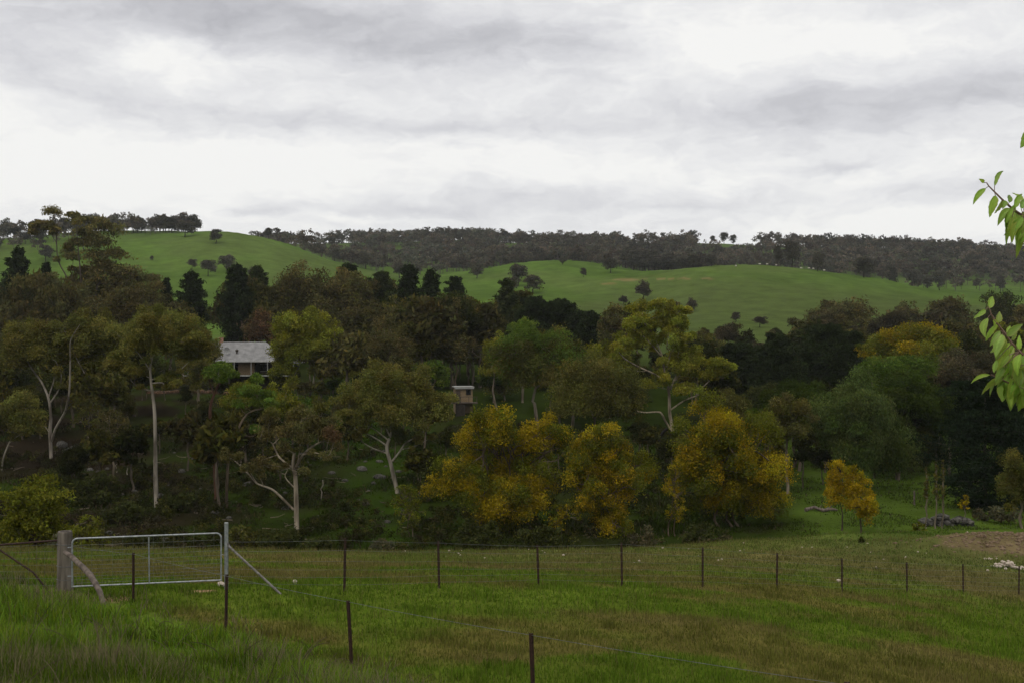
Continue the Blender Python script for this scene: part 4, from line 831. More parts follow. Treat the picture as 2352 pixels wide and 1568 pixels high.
# ------------------------------------------------------------------ fences and gate
def picket(mb, x, y, z0, h, lean=(0, 0)):
    # Y-section steel picket: three flanges
    for k in range(3):
        a = k*2.094+.5; mb2 = MB(); d = np.array([math.cos(a), math.sin(a)])
        n = np.array([-d[1], d[0]])
        v = []
        for zz in (-.35, h):
            for (u, w) in ((.002, -.005), (.034, -.005), (.034, .005), (.002, .005)):
                v.append([x+d[0]*u+n[0]*w+lean[0]*max(zz, 0)/h, y+d[1]*u+n[1]*w+lean[1]*max(zz, 0)/h, z0+zz])
        mb.add(v, [[3, 2, 1, 0], [4, 5, 6, 7], [0, 1, 5, 4], [1, 2, 6, 5], [2, 3, 7, 6], [3, 0, 4, 7]])
def wire_run(pts, hs, r, sag=.015):
    mb = MB()
    for h in hs:
        for (a, b) in zip(pts[:-1], pts[1:]):
            a = np.asarray(a, float); b = np.asarray(b, float); t = np.linspace(0, 1, 7)[:, None]
            P = a[:3]*(1-t)+b[:3]*t; P[:, 2] += (a[3]*(1-t[:, 0])+b[3]*t[:, 0])*h; P[:, 2] -= sag*4*(t*(1-t))[:, 0]
            mb.tube(P, r, 4, cap=False)
    return mb
def fence(label, posts, group, hs, r, extra0=None, drop=None):
    x0, y0, z0 = posts[0][:3]
    root = empty('wire_fence', (x0, y0, z0), label, 'fence')
    ends = []
    for (x, y, z, h, lx, ly) in posts:
        mb = MB(); picket(mb, 0, 0, 0, h, (lx, ly)); mb.build('post', RUST, root, loc=(x-x0, y-y0, z-z0)); ends.append((x-x0+lx*.5, y-y0+ly*.5-.03, z-z0, h))
    if extra0: ends = [tuple(np.array(extra0[:3])-np.array([x0, y0, z0]))+(extra0[3],)]+ends
    wire_run(ends, hs, r).build('wires', WIRE, root); return root
near = []
for (px, D, top, lx) in ((306, 25.7, 1268, 0), (518, 22.4, 1318, .02), (810, 19.4, 1378, -.08), (1228, 16.1, 1453, -.05), (1946, 12.5, 1565, 0)):
    x = (px-CX)/F*D; z = g1(x, D); near.append((x, D, z, (CY-top)/F*D-z, lx, 0))
for k in (1, 2):
    x, D = near[4][0]+2.9*k, 12.5-3.15*k; near.append((x, D, g1(x, D), 1.2, 0, 0))
SP = (-10.85, 27.6)                          # wooden strainer post
fence('near wire fence on dark steel pickets from the wooden post to the lower right', near, None, (.98,), .0034, (SP[0]+.1, SP[1]-.1, g1(*SP), 1.15))
far = []
for (px, top, lx) in ((790, 1235, .03), (1009, 1242, -.03), (1238, 1250, -.05), (1429, 1245, -.02), (1614, 1256, 0), (1784, 1269, .02), (1934, 1281, 0), (2084, 1290, -.02), (2213, 1294, -.02), (2340, 1299, .02), (2475, 1306, 0), (2600, 1312, 0)):
    kx = (px-CX)/F; D = 31.3/(1-.73*kx); x = kx*D; z = g1(x, D); far.append((x, D, z, (CY-top)/F*D-z, lx, 0))
GP2 = ((520-CX)/F*27.9, 27.9)                # galvanised gate post
fence('far wire fence of thin rusty pickets crossing the paddock from the gate post', far, None, (.97, .78, .58, .42, .28, .14), .0028, (GP2[0], GP2[1], g1(*GP2), 1.2))
# galvanised gate post with stay
z = g1(*GP2); zt = (CY-1200)/F*27.9
root = empty('gate_post', (GP2[0], GP2[1], z), 'tall grey galvanised round gate post with a long sloping stay', 'gate post')
mb = MB(); mb.tube([[0, 0, -.4], [0, 0, .5], [0, 0, zt-z]], .048, 14); mb.tube([[0, 0, zt-z], [0, 0, zt-z+.012]], [.050, .046], 14); mb.build('pole', GALV, root, smooth=False)
sx, sD = (652-CX)/F*27.3, 27.3; sz = g1(sx, sD)
mb = MB(); mb.tube([[.05, -.01, (CY-1252)/F*27.9-z], [sx-GP2[0], sD-GP2[1], sz-z-.06]], .030, 10); mb.tube([[.02, 0, (CY-1246)/F*27.9-z], [.08, -.01, (CY-1256)/F*27.9-z]], .036, 10); mb.build('stay', OLDP, root)
# gate
A = np.array([(166-CX)/F*27.15, 27.15]); B = np.array([(508-CX)/F*27.8, 27.8])
zAb, zAt, zBb, zBt = (CY-1346)/F*27.15, (CY-1236)/F*27.15, (CY-1331)/F*27.8, (CY-1223)/F*27.8
root = empty('farm_gate', (A[0], A[1], zAb), 'galvanised tubular farm gate with wire mesh infill between wooden and steel posts', 'gate')
def gp(u, v): # gate plane
    b = A*(1-u)+B*u; return np.array([b[0]-A[0], b[1]-A[1], (zAb*(1-u)+zBb*u)*(1-v)+(zAt*(1-u)+zBt*u)*v-zAb])
cr = []; ru, rv = .035, .10
for (u0, v0, a0) in ((ru, 1-rv, 180), (1-ru, 1-rv, 90)):
    for a in np.linspace(a0, a0-90, 7): cr.append(gp(u0+ru*math.cos(math.radians(a)), v0+rv*math.sin(math.radians(a))))
P = [gp(0, 0)]+cr+[gp(1, 0)]
mb = MB(); mb.tube(P, .021, 10); mb.tube([gp(0, 0)+[-.02, 0, 0], gp(1, 0)+[.02, 0, 0]], .021, 10); mb.build('frame', GALV, root, smooth=True)
mb = MB(); mb.tube([gp(.512, .01), gp(.508, .99)], .017, 8); mb.build('centre_bar', GALV, root, smooth=True)
mb = MB()
for v in (.07, .14, .21, .28, .36, .44, .53, .63, .74, .86): mb.tube([gp(.005, v), gp(.5, v-.006), gp(.995, v)], .0034, 4, cap=False)
for u in np.linspace(.06, .95, 14): mb.tube([gp(u, .01), gp(u, .985)], .0024, 4, cap=False)
mb.build('mesh', WIRE, root)
mb = MB(); mb.tube([gp(0, .22), gp(-.03, .22)], .014, 6); mb.tube([gp(0, .82), gp(-.03, .82)], .014, 6); mb.build('hinges', GALV, root)
mb = MB(); mb.tube([gp(1, .55), gp(1.02, .53), gp(1.035, .56)], .008, 6); mb.build('latch_chain', GALV, root)
# wooden strainer post
z = g1(*SP); m = SP[1]/F; h = (CY-1219)*m-z
root = empty('strainer_post', (SP[0], SP[1], z), 'thick weathered wooden strainer post hinging the gate, left of it', 'post')
rng = np.random.default_rng(3); k = 22; ang = np.arange(k)/k*6.283; ring = []; zs = [-.5, 0, .25, .6, .9, h-.32, h-.28, h-.25, h-.04, h]; rs = [.205, .20, .19, .185, .18, .175, .170, .172, .17, .162]
for zz, rr in zip(zs, rs): ring.append(np.c_[np.cos(ang)*rr*(1+.05*np.sin(3*ang+zz)+rng.normal(0, .012, k)), np.sin(ang)*rr*(1+rng.normal(0, .012, k)), np.full(k, zz)])
V = np.concatenate(ring); i = np.arange(len(zs)-1)[:, None]*k; j = np.arange(k)[None]; j2 = (j+1) % k
mb = MB(); mb.add(V, np.stack([i+j, i+j2, i+k+j2, i+k+j], -1).reshape(-1, 4))
top = ring[-1]; n0 = mb.n; inner = top*np.array([.72, .72, 1]); low = top*np.array([.68, .68, 1])-[0, 0, .05]
mb.add(np.concatenate([top, inner, low]), np.stack([j[0], j2[0], k+j2[0], k+j[0]], -1)); mb.add(np.concatenate([inner, low]), np.stack([j[0], j2[0], k+j2[0], k+j[0]], -1)); mb.add(low, [list(range(k))])
mb.build('timber', WOOD, root)
mb = MB()
for hh in (.30, .62, h-.30): mb.tube([[math.cos(t)*.192, math.sin(t)*.192, hh+.01*math.sin(2*t)] for t in np.linspace(0, 6.283, 20)], .006, 5)
mb.build('tie_wire', WIRE, root)
# bent log brace
p = [(150, 1268, 27.2), (163, 1276, 26.9), (176, 1288, 26.7), (192, 1303, 26.4), (208, 1320, 26.1), (220, 1340, 25.8), (229, 1357, 25.6), (241, 1374, 25.3)]
P = np.array([W(*q) for q in p]); b = P[-1].copy(); b[2] = g1(b[0], b[1]); root = P-b; root[-1, 2] = -.08
mb = MB(); mb.tube(root, [.055, .062, .06, .066, .068, .066, .062, .055], 10); o = mb.build('brace_log', LOGM, None, smooth=True, loc=b); tag(o, 'bent bare grey log propped against the wooden strainer post', 'log')
# rusty pipe fence to the left
root = empty('pipe_fence', (SP[0]-3, 28.0, g1(SP[0]-3, 28.0)), 'rusty pipe rail with sloping pipe brace and netting left of the wooden post', 'fence'); o0 = np.array(root.location)
mb = MB(); mb.tube([np.array([SP[0]-.15, 27.7, (CY-1241)/F*27.6])-o0, W(-10, 1251, 28.2)-o0, W(-160, 1259, 28.6)-o0], .026, 9); mb.build('rail', RUST, root, smooth=True)
mb = MB(); e = W(76, 1313, 27.9); mb.tube([W(-60, 1232, 28.3)-o0, W(0, 1262, 28.1)-o0, e-o0, np.array([e[0]+.35, e[1], g1(e[0]+.35, e[1])])-o0], .024, 8); mb.build('brace', RUST, root, smooth=True)
mb = MB()
for v in np.linspace(.1, .95, 7):
    a = W(128, 1243, 27.7); b = W(-160, 1259, 28.6); za = g1(a[0], a[1]); zb = g1(b[0], b[1])
    mb.tube([np.array([a[0], a[1], za+(a[2]-za)*v])-o0, np.array([b[0], b[1], zb+(b[2]-zb)*v])-o0], .0026, 4, cap=False)
for u in np.linspace(.02, .98, 16):
    a = W(128, 1243, 27.7)*(1-u)+W(-160, 1259, 28.6)*u; za = g1(a[0], a[1]); mb.tube([np.array([a[0], a[1], za])-o0, a-o0], .0022, 4, cap=False)
mb.build('netting', WIRE, root)
x, D = W(-150, 0, 28.6)[:2]; mb = MB(); mb.tube([np.array([x, D, g1(x, D)-.3])-o0, np.array([x, D, (CY-1255)/F*28.6])-o0], .04, 9); mb.build('pipe_post', RUST, root)

# ------------------------------------------------------------------ house
hb = np.array([-44.5, 212.0]); rz = math.radians(4.0)
ROOF = pmat('zinc_roof', (.15, .147, .144), (.27, .264, .258), .9, .5, .15, stretch=(1, 1, 1), lo=.3, hi=.7)
WALLB = pmat('dark_timber_wall', (.055, .042, .032), (.10, .078, .06), 2.5, .9, stretch=(6, 6, .4))
TANW = pmat('tan_brick', (.17, .12, .068), (.27, .20, .12), 9, .9, bump=.2)
WHITE = pmat('white_paint', (.26, .26, .25), (.42, .42, .40), 2, .6)
GLASS = pmat('dark_glass', (.010, .011, .012), (.02, .022, .024), 1, .12, spec=.5)
SUB = pmat('dark_subfloor_cladding', (.030, .025, .02), (.055, .045, .035), 3, .9)  # plain dark brown for subfloor, stumps, roof vent and hut pier
BRICKR = pmat('red_brick', (.25, .12, .085), (.38, .22, .17), 8, .9)
m2 = 212/F
def hx(px): return (px-CX)*m2-hb[0]
def hz(py): return (CY-py)*m2
zg = g1(hb[0], hb[1]); xl, xr = hx(432), hx(676); zd = hz(861)-zg; ze = hz(829)-zg; zr = hz(784)-zg
root = empty('house', (hb[0], hb[1], zg), 'low homestead with pale zinc hip roof and raised white-edged verandah among the gums', 'house', rz=rz); 
dp = 11.0
mb = MB(); mb.box([(xl+xr)/2, dp/2+2.2, (zd+ze)/2], [xr-xl-1.2, dp-2.4, ze-zd]); mb.build('wall', WALLB, root)
mb = MB(); mb.box([hx(563), 2.15, (zd+ze)/2], [3.0, .9, ze-zd-.02]); mb.build('wall', TANW, root)
for cx_, w_ in ((522, 1.6), (538, 1.2), (600, 1.8), (636, 1.4)):
    f = MB(); f.box([hx(cx_), 3.42, zd+1.35], [w_+.16, .1, 1.46]); fo = f.build('window', WHITE, root)
    q = MB(); q.box([hx(cx_), 3.36, zd+1.35], [w_, .06, 1.3]); q.build('pane', GLASS, fo)
mb = MB(); mb.box([hx(586), 3.40, zd+1.05], [.95, .1, 2.1]); mb.build('door', GLASS, root)
# hip roof: main and lower right wing
def hip(x0, x1, y0, y1, z0, z1, inset):
    ym = (y0+y1)/2
    V = [[x0, y0, z0], [x1, y0, z0], [x1, y1, z0], [x0, y1, z0], [x0+inset, ym, z1], [x1-inset, ym, z1]]
    t = [[v[0], v[1], v[2]-.14] for v in V[:4]]
    mb = MB(); mb.add(V+t, [[0, 1, 5, 4], [2, 3, 4, 5], [3, 2, 7-0, 6]][:2]); mb.add(V, [[1, 2, 5], [3, 0, 4]]); mb.add(V[:4]+t, [[0, 4, 5, 1], [1, 5, 6, 2], [2, 6, 7, 3], [3, 7, 4, 0], [4, 7, 6, 5]])
    # standing corrugation ribs on the front slope
    for x in np.arange(x0+.4, x1-.3, .55):
        f = min(1, (x-x0)/inset, (x1-x)/inset); a = np.array([x, y0+.02, z0+.02]); b = np.array([x, y0+(ym-y0)*f, z0+(z1-z0)*f+.02]); mb.tube([a, b], .025, 4)
    return mb
r_ = hip(xl-.6, hx(652), -.4, dp+1, ze, zr-.1, 4.2).build('roof', ROOF, root)
hip(hx(636), xr+.7, .6, dp+.2, ze-.3, zr-2.7, 2.6).build('roof', ROOF, root)
mb = MB(); mb.box([hx(497), dp/2+.3, zr+.1], [.7, .7, 1.1]); mb.box([hx(497), dp/2+.3, zr+.68], [.82, .82, .1]); mb.build('chimney', BRICKR, root)
rv_ = MB(); c = np.array([hx(541.5), 1.9, hz(805)-zg]); 
blob(rv_, c, (.30, .30, .28), np.random.default_rng(1), .02); rv_.tube([c-[0, 0, .55], c-[0, 0, .2]], .14, 8); rv_.build('roof_vent', SUB, root)
mb = MB(); c = np.array([hx(520), 1.3, hz(805)-zg])
ring = [c+np.array([math.cos(t)*.62, -.1, math.sin(t)*.66]) for t in np.linspace(0, 6.283, 19)]; mb.tube(ring, .03, 5); mb.add([c+[0, .16, 0]]+ring[:-1], [[0, k+1, (k+1) % 18+1] for k in range(18)]); mb.tube([c, c-[0, -.3, 1.1]], .04, 6); mb.tube([c+[0, .1, 0], c+[0, -.6, .1]], .02, 5)
mb.build('satellite_dish', pmat('grey_mesh', (.24, .24, .24), (.34, .34, .33), 5, .6), root)
mb = MB(); mb.box([(xl+xr)/2, 1.1, zd-.09], [xr-xl+1, 3.0, .18]); mb.build('deck', WALLB, root)
mb = MB(); mb.box([(xl+xr)/2, -.43, zd-.06], [xr-xl+1.1, .05, .20]); mb.build('fascia', WHITE, root)
mb = MB(); mb.box([(xl+xr)/2-.4, -.42, ze-.08], [xr-xl+.6, .05, .16]); mb.build('gutter', WHITE, root)
for px in (436, 470, 505, 540, 578, 615, 650, 674):
    mb = MB(); mb.box([hx(px), -.3, (zd+ze)/2-.07], [.10, .10, ze-zd-.10]); mb.build('verandah_post', WHITE, root)
for px in (436, 482, 528, 578, 627, 674):
    mb = MB(); mb.box([hx(px), -.1, zd/2-.5], [.2, .2, zd+.6]); mb.build('stump', SUB, root)
mb = MB(); mb.box([(xl+xr)/2, 3.1, zd/2-.6], [xr-xl-.6, .3, zd+.8]); mb.build('subfloor', SUB, root)
# earth retaining edge below the house
x0 = (355-CX)/F*205; z0 = g1((430-CX)/F*203, 203)
mb = MB()
for k in range(12):
    xx = x0+k*1.5; blob(mb, (xx-x0, 0, g1(xx, 203)-z0+.15), (1.0, .4, .42), np.random.default_rng(k), .25, (1.2, .75, .5), 1)
o = mb.build('retaining_wall', ROCK, None, loc=(x0, 203, z0)); tag(o, 'low brown earth-and-stone retaining wall below the house', 'retaining wall')
# small tan building
D = find_D(1066, 948, 120, 210); m2b = D/F; bx = (1066-CX)*m2b; zb = g1(bx, D)
root = empty('pump_house', (bx, D, zb), 'small tan brick hut with flat white roof edge and one dark window', 'hut', rz=math.radians(10)); root.scale = (D/198,)*3
zt = ((CY-889)*m2b-zb)*198/D
mb = MB(); mb.box([0, 1.5, zt/2-.3], [3.0, 3.0, zt+.6]); mb.build('wall', TANW, root)
mb = MB(); mb.box([0, 1.45, zt+.08], [3.5, 3.6, .16]); mb.build('roof', WHITE, root)
mb = MB(); mb.box([0, -.30, zt-.12], [3.4, .06, .24]); mb.build('fascia', WHITE, root)
f = MB(); f.box([.75, -.02, zt-.80], [.86, .08, 1.0]); f = f.build('window', SUB, root); q = MB(); q.box([.75, -.08, zt-.80], [.7, .06, .84]); q.build('pane', GLASS, f)
mb = MB(); mb.box([-1.05, -.03, zt/2-.35], [.8, .08, zt-.3]); mb.build('door', WALLB, root)
mb = MB(); mb.box([-.2, -1.2, zt-2.6], [4.6, 2.4, .16]); mb.build('deck', WALLB, root)
mb = MB(); mb.box([-.9, -2.3, (zt-2.8)/2-.2], [1.5, .25, zt-2.4]); mb.build('pier', SUB, root)
for xx in (-2.3, -.9, .5, 1.9):
    mb = MB(); mb.box([xx, -2.35, zt-2.05], [.09, .09, 1.0]); mb.build('baluster', WALLB, root)
mb = MB(); mb.box([-.2, -2.35, zt-1.52], [4.5, .1, .1]); mb.build('handrail', WALLB, root)
# cream shed mostly hidden right of the domed gum
D = 205; x = (950-CX)/F*D; z = g1(x, D); zt = (CY-829)*D/F-z
root = empty('shed', (x, D, z), 'cream-walled shed glimpsed behind the domed gum and the small green gum', 'shed', rz=-.2)
mb = MB(); mb.box([0, 1.5, zt/2-.3], [3.4, 3, zt+.6]); mb.build('wall', pmat('cream_wall', (.42, .35, .24), (.55, .47, .34), 3, .9), root)
mb = MB(); mb.box([0, 1.45, zt+.1], [4, 3.7, .18]); mb.build('roof', WALLB, root)
mb = MB(); mb.box([.6, -.02, zt-1.3], [.9, .08, 1.1]); mb.build('window', GLASS, root)

# ------------------------------------------------------------------ stones, rocks, logs, sheep
def rock_mesh(seed, mt, col=(1, 1, 1), flat=.65, sub=2, rough=.3):
    mb = MB(); blob(mb, (0, 0, .25*flat), (1, .85, flat), np.random.default_rng(seed), rough, col, sub); return mb.mesh('rock', mt)
RK = [rock_mesh(i, ROCK, (1, 1, 1), .55+.1*(i % 3)) for i in range(6)]; SK = [rock_mesh(20+i, STONE, (1, 1, 1), .6, 1, .35) for i in range(5)]
def place(name, me, x, y, s, label, cat, group=None, rng=R, dz=0):
    o = bpy.data.objects.new(name, me); COL.objects.link(o); o.location = (x, y, g1(x, y)+dz); o.rotation_euler = (rng.uniform(-.2, .2), rng.uniform(-.2, .2), rng.uniform(0, 6.28))
    o.scale = (s, s*rng.uniform(.8, 1.2), s*rng.uniform(.8, 1.1)); return tag(o, label, cat, group)
rr = np.random.default_rng(77)
for i in range(16):
    px = rr.normal(183, 22); y = 150+rr.uniform(-7, 6); place('boulder', RK[i % 6], (px-CX)/F*y, y, rr.uniform(.35, 1.0), 'mossy grey boulder of the outcrop right of the forked white gum', 'boulder', 'boulders of the hillside outcrop', rr, .1)
n = 0
while n < 85:
    px, D = rr.uniform(200, 1000), rr.uniform(92, 150)
    if fbm(px/60, D/9, 3, 3) < .5: continue
    n += 1; place('rock', RK[n % 6], (px-CX)/F*D, D, abs(rr.normal(.18, .14))+.08, 'small grey rock lying on the shaded slope behind the gate', 'rock', 'rocks on the shaded slope', rr)
for (px, py, s, lb) in ((830, 1080, .7, 'larger dark rock left of the domed gum trunk'), (873, 1098, .75, 'larger dark rock nearest the domed gum trunk'), (705, 1215, .25, 'pale rock at the right of the white gum foot')):
    D = find_D(px, py, 90, 200); place('rock', RK[1], (px-CX)/F*D, D, s, lb, 'rock', None, rr)
for i in range(42):
    px = rr.uniform(900, 2300); D = rr.uniform(46, 58)+(px > 1500)*rr.uniform(0, 10); x = (px-CX)/F*D; place('stone', SK[i % 5], x, D, rr.uniform(.03, .075), 'tiny pale stone scattered near the crest of the paddock', 'stone', 'pale stones scattered over the paddock', rr, .04)
for (px, py, s, lb) in ((508, 1345, .13, 'round buff stone at the foot of the gate post'), (676, 1339, .10, 'pale stone at the lower end of the gate post stay')):
    D = find_D(px, py+2, 20, 40); place('stone', SK[1], (px-CX)/F*D, D, s, lb, 'stone', None, rr, .05)
for i in range(60):
    px = 2312+rr.normal(0, 17); D = 55.5+rr.normal(0, .35); f = math.exp(-((px-2312)/20)**2); place('stone', SK[i % 5], (px-CX)/F*D, D, rr.uniform(.05, .12), 'pinkish white stone of the heap at the right fence end', 'stone', 'stones of the heap', rr, rr.uniform(0, .30)*f+.04)
for i in range(9):
    px = rr.choice([1925, 1931, 2262, 2275, 2285])+rr.normal(0, 4); D = find_D(px, 1335 if px < 2000 else 1284, 30, 75); place('stone', SK[i % 5], (px-CX)/F*D, D, rr.uniform(.05, .10), 'white stone in a little group on the paddock at right', 'stone', 'little groups of white stones', rr, .03)
# long rock mound on the flat
D = 99; x = (2170-CX)/F*D; z = g1(x, D); mb = MB()
for i in range(44):
    q = rr.uniform(-1, 1); e = math.sqrt(max(0, 1-q*q*.9)); blob(mb, (q*2.35, rr.uniform(-.6, .6), rr.uniform(0, .75)*e), np.array([.42, .38, .24])*rr.uniform(.7, 1.3), rr, .3, np.array([1, 1, 1])*rr.uniform(.55, 1.5), 1)
o = mb.build('rock_mound', ROCK, None, loc=(x, D, z)); tag(o, 'long low mound of piled grey rocks on the green flat at right', 'rock mound')
# clods on the dug bank
mb = MB(); cx0, cy0 = 27.5, 61.5; z0 = g1(cx0, cy0); n = 0
while n < 700:
    q = rr.normal(0, 1, 2); xx, yy = cx0+q[0]*2.6, cy0+q[1]*.85
    n += 1; s = abs(rr.normal(.03, .05))+.02; blob(mb, (xx-cx0, yy-cy0, g1(xx, yy)-z0), (s, s, s*.7), rr, .3, (1, 1, 1), 1)
o = mb.build('earth_clods', EARTH, None, loc=(cx0, cy0, z0)); tag(o, 'loose brown clods on the dug earth bank', 'soil', kind='stuff')
# fallen logs
for (px, py, L, a, lb) in ((1880, 1170, 2.6, .1, 'grey fallen log pile on the flat, longer left log'), (1905, 1172, 1.5, -.5, 'grey fallen log pile on the flat, shorter crossing log')):
    D = find_D(px, py+3, 90, 140); x = (px-CX)/F*D; z = g1(x, D); mb = MB(); P = wob(np.array([-L/2, 0, .16]), np.array([L/2, 0, .22]), rr, .04, 7); mb.tube(P, np.linspace(.2, .1, 7), 8); mb.tube([P[3], P[3]+[.3, .1, .45]], [.08, .03], 6)
    o = mb.build('fallen_log', LOGM, None, True, (x, D, z)); o.rotation_euler.z = a; tag(o, lb, 'log')
D = find_D(2100, 1160, 90, 140); x = (2100-CX)/F*D; mb = MB(); mb.tube([[0, 0, -.3], [0, 0, 1.45]], [.09, .085], 9); mb.tube([[0, 0, 1.45], [0, 0, 1.5]], [.085, .05], 9); o = mb.build('post', LOGM, None, False, (x, D, g1(x, D))); tag(o, 'lone pale wooden post on the flat in front of the dark trees', 'post')
for (px, py, dx, h, lb) in ((737, 1150, .2, 2.2, 'thin bare dead sapling right of the white-trunked gum'), (268, 1085, .05, 1.0, 'short pale stake, left of two on the shaded slope'), (292, 1090, .03, .8, 'short pale stake, right of two on the shaded slope')):
    D = find_D(px, py, 90, 180); x = (px-CX)/F*D; mb = MB(); mb.tube(wob(np.array([0, 0, -.1]), np.array([dx, 0, h]), rr, .05, 6), np.linspace(.07, .04, 6), 6); o = mb.build('stake', PALE, None, True, (x, D, g1(x, D))); tag(o, lb, 'stake')
# sheep on the hill crest
def sheep_mesh():
    import bmesh
    mb = MB(); rng = np.random.default_rng(5); wool = (.62, .58, .50); dk = (.30, .26, .22)
    # one continuous body grown by lofting rings along the spine, neck and head
    sp = [(-.62, .62, .05, .06), (-.56, .66, .19, .20), (-.40, .68, .25, .27), (-.15, .66, .27, .29), (.12, .66, .26, .28), (.34, .68, .22, .25), (.46, .66, .15, .18), (.56, .56, .10, .13), (.64, .44, .085, .10), (.70, .33, .075, .085), (.76, .22, .05, .055), (.78, .17, .02, .02)]
    k = 10; t = np.arange(k)/k*6.283; V = np.concatenate([np.c_[np.full(k, s[0])+np.sin(t)*s[3]*(.0 if i < 6 else .6), np.cos(t)*s[2], s[1]+np.sin(t)*s[3]] for i, s in enumerate(sp)])
    i = np.arange(len(sp)-1)[:, None]*k; j = np.arange(k)[None]; j2 = (j+1) % k
    cc = np.array([wool if v[0] < .6 else dk for v in V]); mb.add(V, np.stack([i+j, i+j2, i+k+j2, i+k+j], -1).reshape(-1, 4), cc)
    for sx in (-.42, .30):
        for sy in (-.13, .13): mb.tube([[sx, sy, .55], [sx+(.05 if sx > 0 else .07), sy, .34], [sx+(.03 if sx > 0 else -.02), sy, .18], [sx, sy, -.02]], [.09, .055, .04, .035], 6, dk)
    for sy in (-1, 1): mb.tube([[.60, sy*.07, .48], [.60, sy*.17, .45]], [.035, .012], 5, dk)
    mb.tube([[-.60, 0, .68], [-.66, 0, .50]], [.04, .025], 5, wool); return mb.mesh('sheep', leafmat('wool', .0))
SM = sheep_mesh()
for i, px in enumerate((1690, 1745, 1762, 1783, 1840, 1858, 1868, 1893)):
    D = (find_D(px, {0: 607}.get(0, 607)+(max(0, px-1800)*.13), 500, 700) if i % 4 else 606); x = (px-CX)/F*D; z = g1(x, D)
    o = bpy.data.objects.new('sheep', SM); COL.objects.link(o); o.location = (x, D, z); o.rotation_euler.z = rr.uniform(-.7, .7)+(math.pi if i % 3 == 0 else 0); o.scale = (1.0,)*3; tag(o, 'white sheep grazing along the crest of the middle hill', 'sheep', 'sheep on the hill crest')

# ------------------------------------------------------------------ fruit tree at right (twigs close to the camera)
def flmat():
    m, nt, out = mat('fruit_leaf'); l = nt.links.new
    a = N(nt, 'ShaderNodeAttribute', attribute_name='Col'); tc = N(nt, 'ShaderNodeTexCoord')
    no = N(nt, 'ShaderNodeTexNoise'); no.inputs['Scale'].default_value = 260; no.inputs['Detail'].default_value = 3; l(tc.outputs['Object'], no.inputs['Vector'])
    bp = N(nt, 'ShaderNodeBump'); bp.inputs['Strength'].default_value = .35; bp.inputs['Distance'].default_value = .002; l(no.outputs['Fac'], bp.inputs['Height'])
    p = N(nt, 'ShaderNodeBsdfPrincipled'); p.inputs['Roughness'].default_value = .42; p.inputs['Specular IOR Level'].default_value = .45
    t = N(nt, 'ShaderNodeBsdfTranslucent'); s = N(nt, 'ShaderNodeMixShader'); s.inputs[0].default_value = .42
    l(a.outputs['Color'], p.inputs['Base Color']); l(bp.outputs[0], p.inputs['Normal']); l(a.outputs['Color'], t.inputs[0]); l(p.outputs[0], s.inputs[1]); l(t.outputs[0], s.inputs[2]); l(s.outputs[0], out.inputs[0]); return m
fr2 = np.random.default_rng(23)
def fleaf(mb, b, t, width, rng, arch=.18, face=None):
    b = np.asarray(b, float); t = np.asarray(t, float); L = np.linalg.norm(t-b); ax = (t-b)/L
    up = np.array([0, 0, 1.]); side0 = np.cross(ax, [0, 1, 0]); side0 /= np.linalg.norm(side0)+1e-9
    bow = side0*(1 if side0[2] > 0 else -1)            # arch bows upward / outward in the picture plane
    nrm = np.array([0, -1, 0.])+rng.normal(0, .35, 3); s = np.cross(ax, nrm); s /= np.linalg.norm(s); nrm = np.cross(s, ax)
    nu, nv = 13, 7; V = []; C = []
    base = np.array([.34, .50, .080])*rng.uniform(.6, 1.2)*np.array([rng.uniform(.9, 1.15), 1, rng.uniform(.8, 1.5)])  # leaf green set extra bright: camera flash light put into the colour
    for i in range(nu):
        u = i/(nu-1); w = width*.5*(math.sin(math.pi*min(1, u**.82))**.8)*(1-.25*u)+1e-5
        c = b+ax*L*u+bow*arch*L*4*u*(1-u)*.6-nrm*(u*u*L*.22)
        for j in range(nv):
            v = j/(nv-1)*2-1; ser = 1+(.035 if (i % 2) and abs(v) == 1 else 0)
            vein = .0011*math.cos(u*26+abs(v)*7)
            V.append(c+s*w*v*ser+nrm*(abs(v)**1.4*w*.62+vein)); mid = max(0, 1-abs(v)*4); e = abs(v) == 1
            cl = base*(1+.30*mid); 
            if e: cl = base*.8+np.array([.10, .03, .01])
            C.append(cl*(1-.08*math.cos(u*26+abs(v)*7)))
    f = [[i*nv+j, i*nv+j+1, (i+1)*nv+j+1, (i+1)*nv+j] for i in range(nu-1) for j in range(nv-1)]
    mb.add(V, f, np.array(C))
LD0 = 2.75
def lp(px, py, d=0.): return W(px, py, LD0+d)
LV = MB(); BRN = MB(); BARK = pmat('twig_bark', (.13, .075, .055), (.24, .15, .12), 40, .7)
tw1 = [(2266, 420), (2271, 428), (2284, 441), (2299, 456), (2314, 470), (2329, 483), (2352, 498), (2400, 520), (2470, 560), (2560, 640)]
tw2 = [(2271, 703), (2276, 721), (2289, 741), (2306, 763), (2324, 788), (2341, 806), (2370, 832), (2430, 880), (2500, 930), (2590, 980)]
tw3 = [(2276, 860), (2301, 871), (2326, 883), (2352, 893), (2420, 920), (2500, 945)]
dd = {0: .06, 1: -.04, 2: .02}
for k, tw in enumerate((tw1, tw2, tw3)): BRN.tube([lp(a, b, dd[k]+.0005*max(0, a-2340)) for a, b in tw], np.linspace(.0013, .0045, len(tw)), 7)
def petiole(bx, by, d, tw):
    q = min(tw, key=lambda p: (p[0]-bx-4)**2+(p[1]-by)**2); BRN.tube([lp(q[0], q[1], d), lp(bx, by, d)], .0009, 5)
